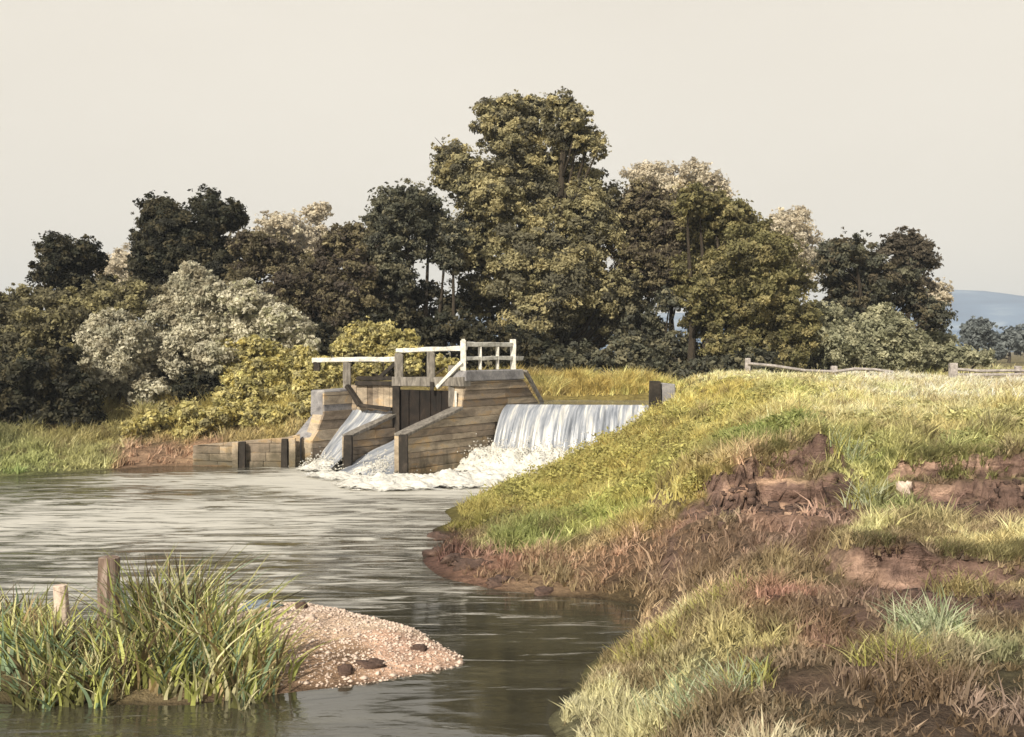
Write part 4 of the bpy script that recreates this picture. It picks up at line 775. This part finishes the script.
# single big tufts in the foreground
def tuft(px, py, Y, h_, n_, pal, label, spread=.18, lean=.9, wid=.022, ld=(0, 0)):
    q = P(px, py, Y); x0, y0 = q[0], q[1]; g0 = float(height(np.array([x0]), np.array([y0]))[0]); e = None
    x = x0 + R.normal(0, spread, n_).clip(-1.6 * spread, 1.6 * spread); y = y0 + R.normal(0, spread, n_).clip(-1.6 * spread, 1.6 * spread); z = height(x, y); pal = np.array(pal)
    V, f, c = blades(x, y, z, np.full(n_, h_), np.full(n_, wid), pal[R.integers(0, len(pal), n_)], lean, 5, 4, ld)
    o = mesh_np('grass_tuft', V - np.array([x0, y0, g0]), f, M['blade'], col=c); o.location = (float(x0), float(y0), g0); tag(o, label, 'grass tuft', 'big grass tufts in the right foreground')
PALE = [(.42, .46, .30), (.50, .52, .36), (.30, .36, .2)]; STRAW = [(.5, .42, .22), (.42, .34, .16), (.3, .26, .12)]; YEL = [(.45, .42, .13), (.35, .34, .1), (.5, .46, .2)]
tuft(925, 640, 10.6, .42, 46, PALE, 'large pale green grass tuft in the lower right foreground')
tuft(890, 668, 9.9, .26, 34, YEL, 'yellow green grass tuft just left of the large pale green tuft')
tuft(962, 562, 12.9, .36, 44, STRAW, 'straw coloured tuft drooping beside the dark earth hollow', ld=(.1, -.4))
tuft(690, 700, 9.9, .34, 50, PALE, 'broad pale grey green tuft near the bottom edge right of the stream', .22)
tuft(740, 690, 9.6, .25, 44, YEL + PALE, 'yellowish tuft right of the broad pale tuft', .15)
tuft(650, 660, 12.6, .30, 70, STRAW + YEL, 'straw tuft at the stream edge in the foreground', .2)
tuft(715, 600, 13.3, .26, 70, STRAW + YEL, 'dry tuft above the stream bend', .2)
tuft(865, 500, 17.6, .45, 50, YEL + PALE, 'long green tuft in the gully between the two earth banks', .15)
tuft(845, 470, 19, .5, 40, YEL + PALE, 'long yellow tuft at the top of the gully', .15)

# ---------------------------------------------------------------- stones, posts, fences
def stone(name, loc, r, mat, label, cat='stone', group=None, sc=(1, 1, .7), seed=0, rot=0, nu=18, nv=12, rough=.3):
    V = []
    for j in range(nv + 1):
        th = math.pi * j / nv
        for i in range(nu):
            ph = 2 * math.pi * i / nu; d = np.array([math.sin(th) * math.cos(ph), math.sin(th) * math.sin(ph), math.cos(th)])
            nn = fbm(np.array([d[0] * 1.7 + seed * 3.1 + d[2]]), np.array([d[1] * 1.7 + d[2] * 1.3 + seed]), 140 + seed)[0] - .5
            n2_ = fbm(np.array([d[0] * 5 + seed]), np.array([d[1] * 5 + d[2] * 4]), 150 + seed)[0] - .5
            p = np.sign(d) * np.abs(d) ** .8 * r * (1 + rough * 2.2 * nn + rough * .7 * n2_) * np.array(sc)
            c_, s_ = math.cos(rot), math.sin(rot); V.append((p[0] * c_ - p[1] * s_, p[0] * s_ + p[1] * c_, p[2]))
    idx = np.arange((nv + 1) * nu).reshape(nv + 1, nu); nxt = np.roll(idx, -1, 1)
    f = np.stack([idx[:-1], idx[1:], nxt[1:], nxt[:-1]], -1).reshape(-1, 4)
    o = mesh_np(name, V, f, mat, smooth=True); o.location = [float(v) for v in loc]; return tag(o, label, cat, group)
def gz(x, y): return float(height(np.array([float(x)]), np.array([float(y)]))[0])
def stone_at(px, py, Y, r, mat, label, dz=0, **k):
    q = P(px, py, Y); return stone('stone' if k.get('cat', 'stone') == 'stone' else k.pop('nm', 'stone'), (q[0], q[1], gz(q[0], q[1]) + dz), r, mat, label, **k)
stone_at(259, 617, 15.7, .17, M['blue_rock'], 'blue grey stone at the upper end of the gravel bar', -.02, seed=1, sc=(1.5, 1, .6), rough=.7)
stone_at(372, 668, 13.0, .12, M['rock'], 'dark red brown stone low on the front of the gravel bar', -.02, seed=2, sc=(1.5, 1, .55), rough=.8)

stone_at(345, 676, 12.7, .09, M['rock'], 'small brown stone at the foot of the gravel bar', .02, seed=4)
stone_at(418, 656, 13.6, .07, M['rock'], 'small stone near the tip of the gravel bar', .0, seed=5, sc=(1.4, 1, .6), rough=.7)
stone_at(301, 612, 15.3, .09, M['rock'], 'small dark stone on top of the gravel bar', .03, seed=6)
stone_at(310, 632, 14.6, .07, M['pale_rock'], 'small pinkish stone in the middle of the gravel bar', .02, seed=7)
k = 0
for px, py, Y, r, lb in ((446, 551, 20.4, .20, 'leftmost dark earth clod at the water edge of the right bank tip'), (455, 560, 19.5, .17, 'dark earth clod just below the leftmost one at the right bank tip'), (440, 535, 22.2, .18, 'dark earth clod farthest up the water edge of the right bank tip'),
                         (474, 568, 18.7, .19, 'broad dark earth clod in the middle of the muddy tip'), (500, 578, 17.7, .15, 'small dark clod lying lower right on the muddy tip'), (545, 580, 17.2, .12, 'smallest dark clod, farthest right along the muddy shore')):
    k += 1; stone_at(px, py, Y, r, M['rock'], lb, -.03, seed=10 + k, sc=(1.7, 1, .6), rot=k * .7, group='earth clods along the tip of the right bank', cat='earth clod', rough=.75)
for px, py, Y, r, sc, mt, lb in ((905, 470, 17.9, .13, (.8, .7, 1), 'pale_rock', 'small pale stone in the right earth bank'),
                                 (842, 492, 17.9, .24, (1, .8, 1), 'rock', 'upright brown boulder at the right end of the left earth bank')):
    k += 1; stone_at(px, py, Y, r, M[mt], lb, .02, seed=30 + k, sc=sc, rough=.7)
k = 420; x = np.r_[R.uniform(2.9, 5.7, k // 2), R.uniform(6.2, 8.6, k // 4), R.uniform(4.1, 5.6, k // 4)]; y = np.r_[18.0 - np.abs(R.normal(0, .6, k // 2)), 17.5 - np.abs(R.normal(0, .4, k // 4)), 13.0 - np.abs(R.normal(0, .3, k // 4))]
z = height(x, y); sr = R.uniform(.015, .07, k) * R.uniform(.5, 1.4, k); q8 = np.array([(a_, b_, c_) for a_ in (-1, 1) for b_ in (-1, 1) for c_ in (-1, 1)], float); qf = np.array([(0, 1, 3, 2), (4, 6, 7, 5), (0, 4, 5, 1), (2, 3, 7, 6), (0, 2, 6, 4), (1, 5, 7, 3)])
RV = (np.stack([x, y, z], -1)[:, None] + (q8[None] * R.uniform(.45, 1.2, (k, 8, 3))) * sr[:, None, None]).reshape(-1, 3); RF = (np.arange(k)[:, None, None] * 8 + qf[None]).reshape(-1, 4)
o = mesh_np('rubble', RV, RF, M['rock']); tag(o, 'crumbled soil and small clods fallen below the earth banks', kind='stuff')
# pebbles on the bar
k = 7000; x = R.uniform(-4.3, -.6, k); y = R.uniform(12.3, 16.1, k); z = height(x, y); ok = (z > -.02) & ((cmap(x, y)[:, 3] < .25)); x, y, z = x[ok], y[ok], z[ok]; k = len(x)
sr = np.exp(R.normal(-4.35, .5, k)).clip(.004, .06); PV = (np.stack([x, y, z + .004], -1)[:, None] + oct_[None] * sr[:, None, None] * R.uniform(.7, 1.5, (k, 1, 3)) * np.array([1, 1, .6])).reshape(-1, 3)
PF = (np.arange(k)[:, None, None] * 6 + otri[None]).reshape(-1, 3)
o = mesh_np('gravel', PV, PF, M['pale_rock'], smooth=True); tag(o, 'loose pinkish pebbles scattered over the gravel bar', kind='stuff')

def post(name, px, pyt, Y, wd, label, cat, mat, lean=(0, 0), group=None, sg=5, cap=True):
    x = (px - 512) * Y / F; zt = CZ - (pyt - HY) * Y / F; g0 = min(gz(x, Y), zt - .3); mb = MB()
    mb.tube([(x + lean[0] * u, Y + lean[1] * u, g0 - .3 + (zt - g0 + .3) * u) for u in np.linspace(0, 1, sg)], [wd * (1.05 - .12 * i / sg) for i in range(sg)], 9, .09)
    o = mb.build(name, mat, None, .008); c0 = Vector((x, Y, g0)); o.data.transform(__import__('mathutils').Matrix.Translation(-c0)); o.location = c0
    return tag(o, label, cat, group)
post('mooring_post', 107, 557, 13.9, .135, 'thick weathered grey brown post standing in the reeds', 'post', mottled('split_post', [(.3, (.06, .035, .028)), (.5, (.22, .155, .12)), (.7, (.42, .34, .29))], 5, .85, (3, 3, .35)), (.03, 0))
post('broken_post', 66, 585, 13.6, .09, 'short pale pinkish broken stake leaning left of the thick post', 'stake', M['pale_rock'], (-.07, 0))
# sluice post on the bank
e = empty('bank_post', (4.45, 33.9, 2.0), 'dark square post with a grey block at the right end of the fall', 'post')
mb = MB(); q = P(655, 381, 33.9); mb.beam((q[0], 33.9, .9), (q[0], 33.9, q[2]), .33, .3, .015, 4); mb.build('upright', M['dark_wood'], e, .015)
mb = MB(); q2 = P(667, 384, 34.0); mb.extr([(q2[0] - .18, 33.85, 1.7), (q2[0] + .27, 33.85, 1.7), (q2[0] + .24, 33.85, q2[2]), (q2[0] - .18, 33.85, q2[2] + .04)], (0, .4, 0)); mb.build('block', M['stone'], e, .03)
# field fences
def fence(label, pts, posts, rails, group='rustic rail fence along the field edge'):
    q0 = P(*pts[0]); e = empty('rail_fence', (q0[0], q0[1], gz(q0[0], q0[1])), label, 'fence', group)
    for px, pyt, Y, wd in posts:
        q = P(px, pyt, Y); mb = MB(); mb.beam((q[0], q[1], gz(q[0], q[1]) - .3), (q[0], q[1], q[2]), wd, wd * .8, .012, 4); mb.build('post', M['fence'], e, .01)
    for rl in rails:
        mb = MB(); pp = [P(*r_) for r_ in rl]; mb.tube(pp, [.045, .055, .05, .05, .045][:len(pp)], 7, .1); mb.build('rail', M['fence'], e)
fence('silvery rail fence sagging along the brow, left stretch from the dark wood', [(747, 362, 37)], [(747.5, 358, 37, .16), (834, 366, 37.4, .2), (868, 371, 37.6, .12)],
      [[(748, 363.5, 36.9), (775, 366, 37.05), (805, 370.5, 37.2), (835, 371.5, 37.3)], [(832, 372, 37.25), (855, 369, 37.4), (875, 369.5, 37.6), (893, 372, 37.7)]])
fence('silvery rail fence on the brow, right stretch at the picture edge', [(953, 366, 37)], [(953, 363, 37, .24), (1018, 366, 37.4, .2)], [[(955, 369, 36.95), (980, 371, 37.1), (1018, 370.5, 37.3), (1045, 372, 37.5)], [(955, 374.5, 36.95), (985, 375, 37.1), (1018, 374.5, 37.3), (1045, 375, 37.5)]])

# ---------------------------------------------------------------- haze
mb = MB(); mb.extr([(-2700, -320, -3), (2700, -320, -3), (2700, 2700, -3), (-2700, 2700, -3)], (0, 0, 125)); hz = mb.build('haze', bpy.data.materials.new('haze')); tag(hz, kind='stuff')
hm = hz.data.materials[0]; hm.use_nodes = True; t = hm.node_tree; t.nodes.clear(); ho = t.nodes.new('ShaderNodeOutputMaterial'); pv = t.nodes.new('ShaderNodeVolumePrincipled')
pv.inputs['Density'].default_value = .00042; pv.inputs['Color'].default_value = (.82, .90, 1.0, 1); pv.inputs['Anisotropy'].default_value = 0
t.links.new(pv.outputs[0], ho.inputs['Volume'])
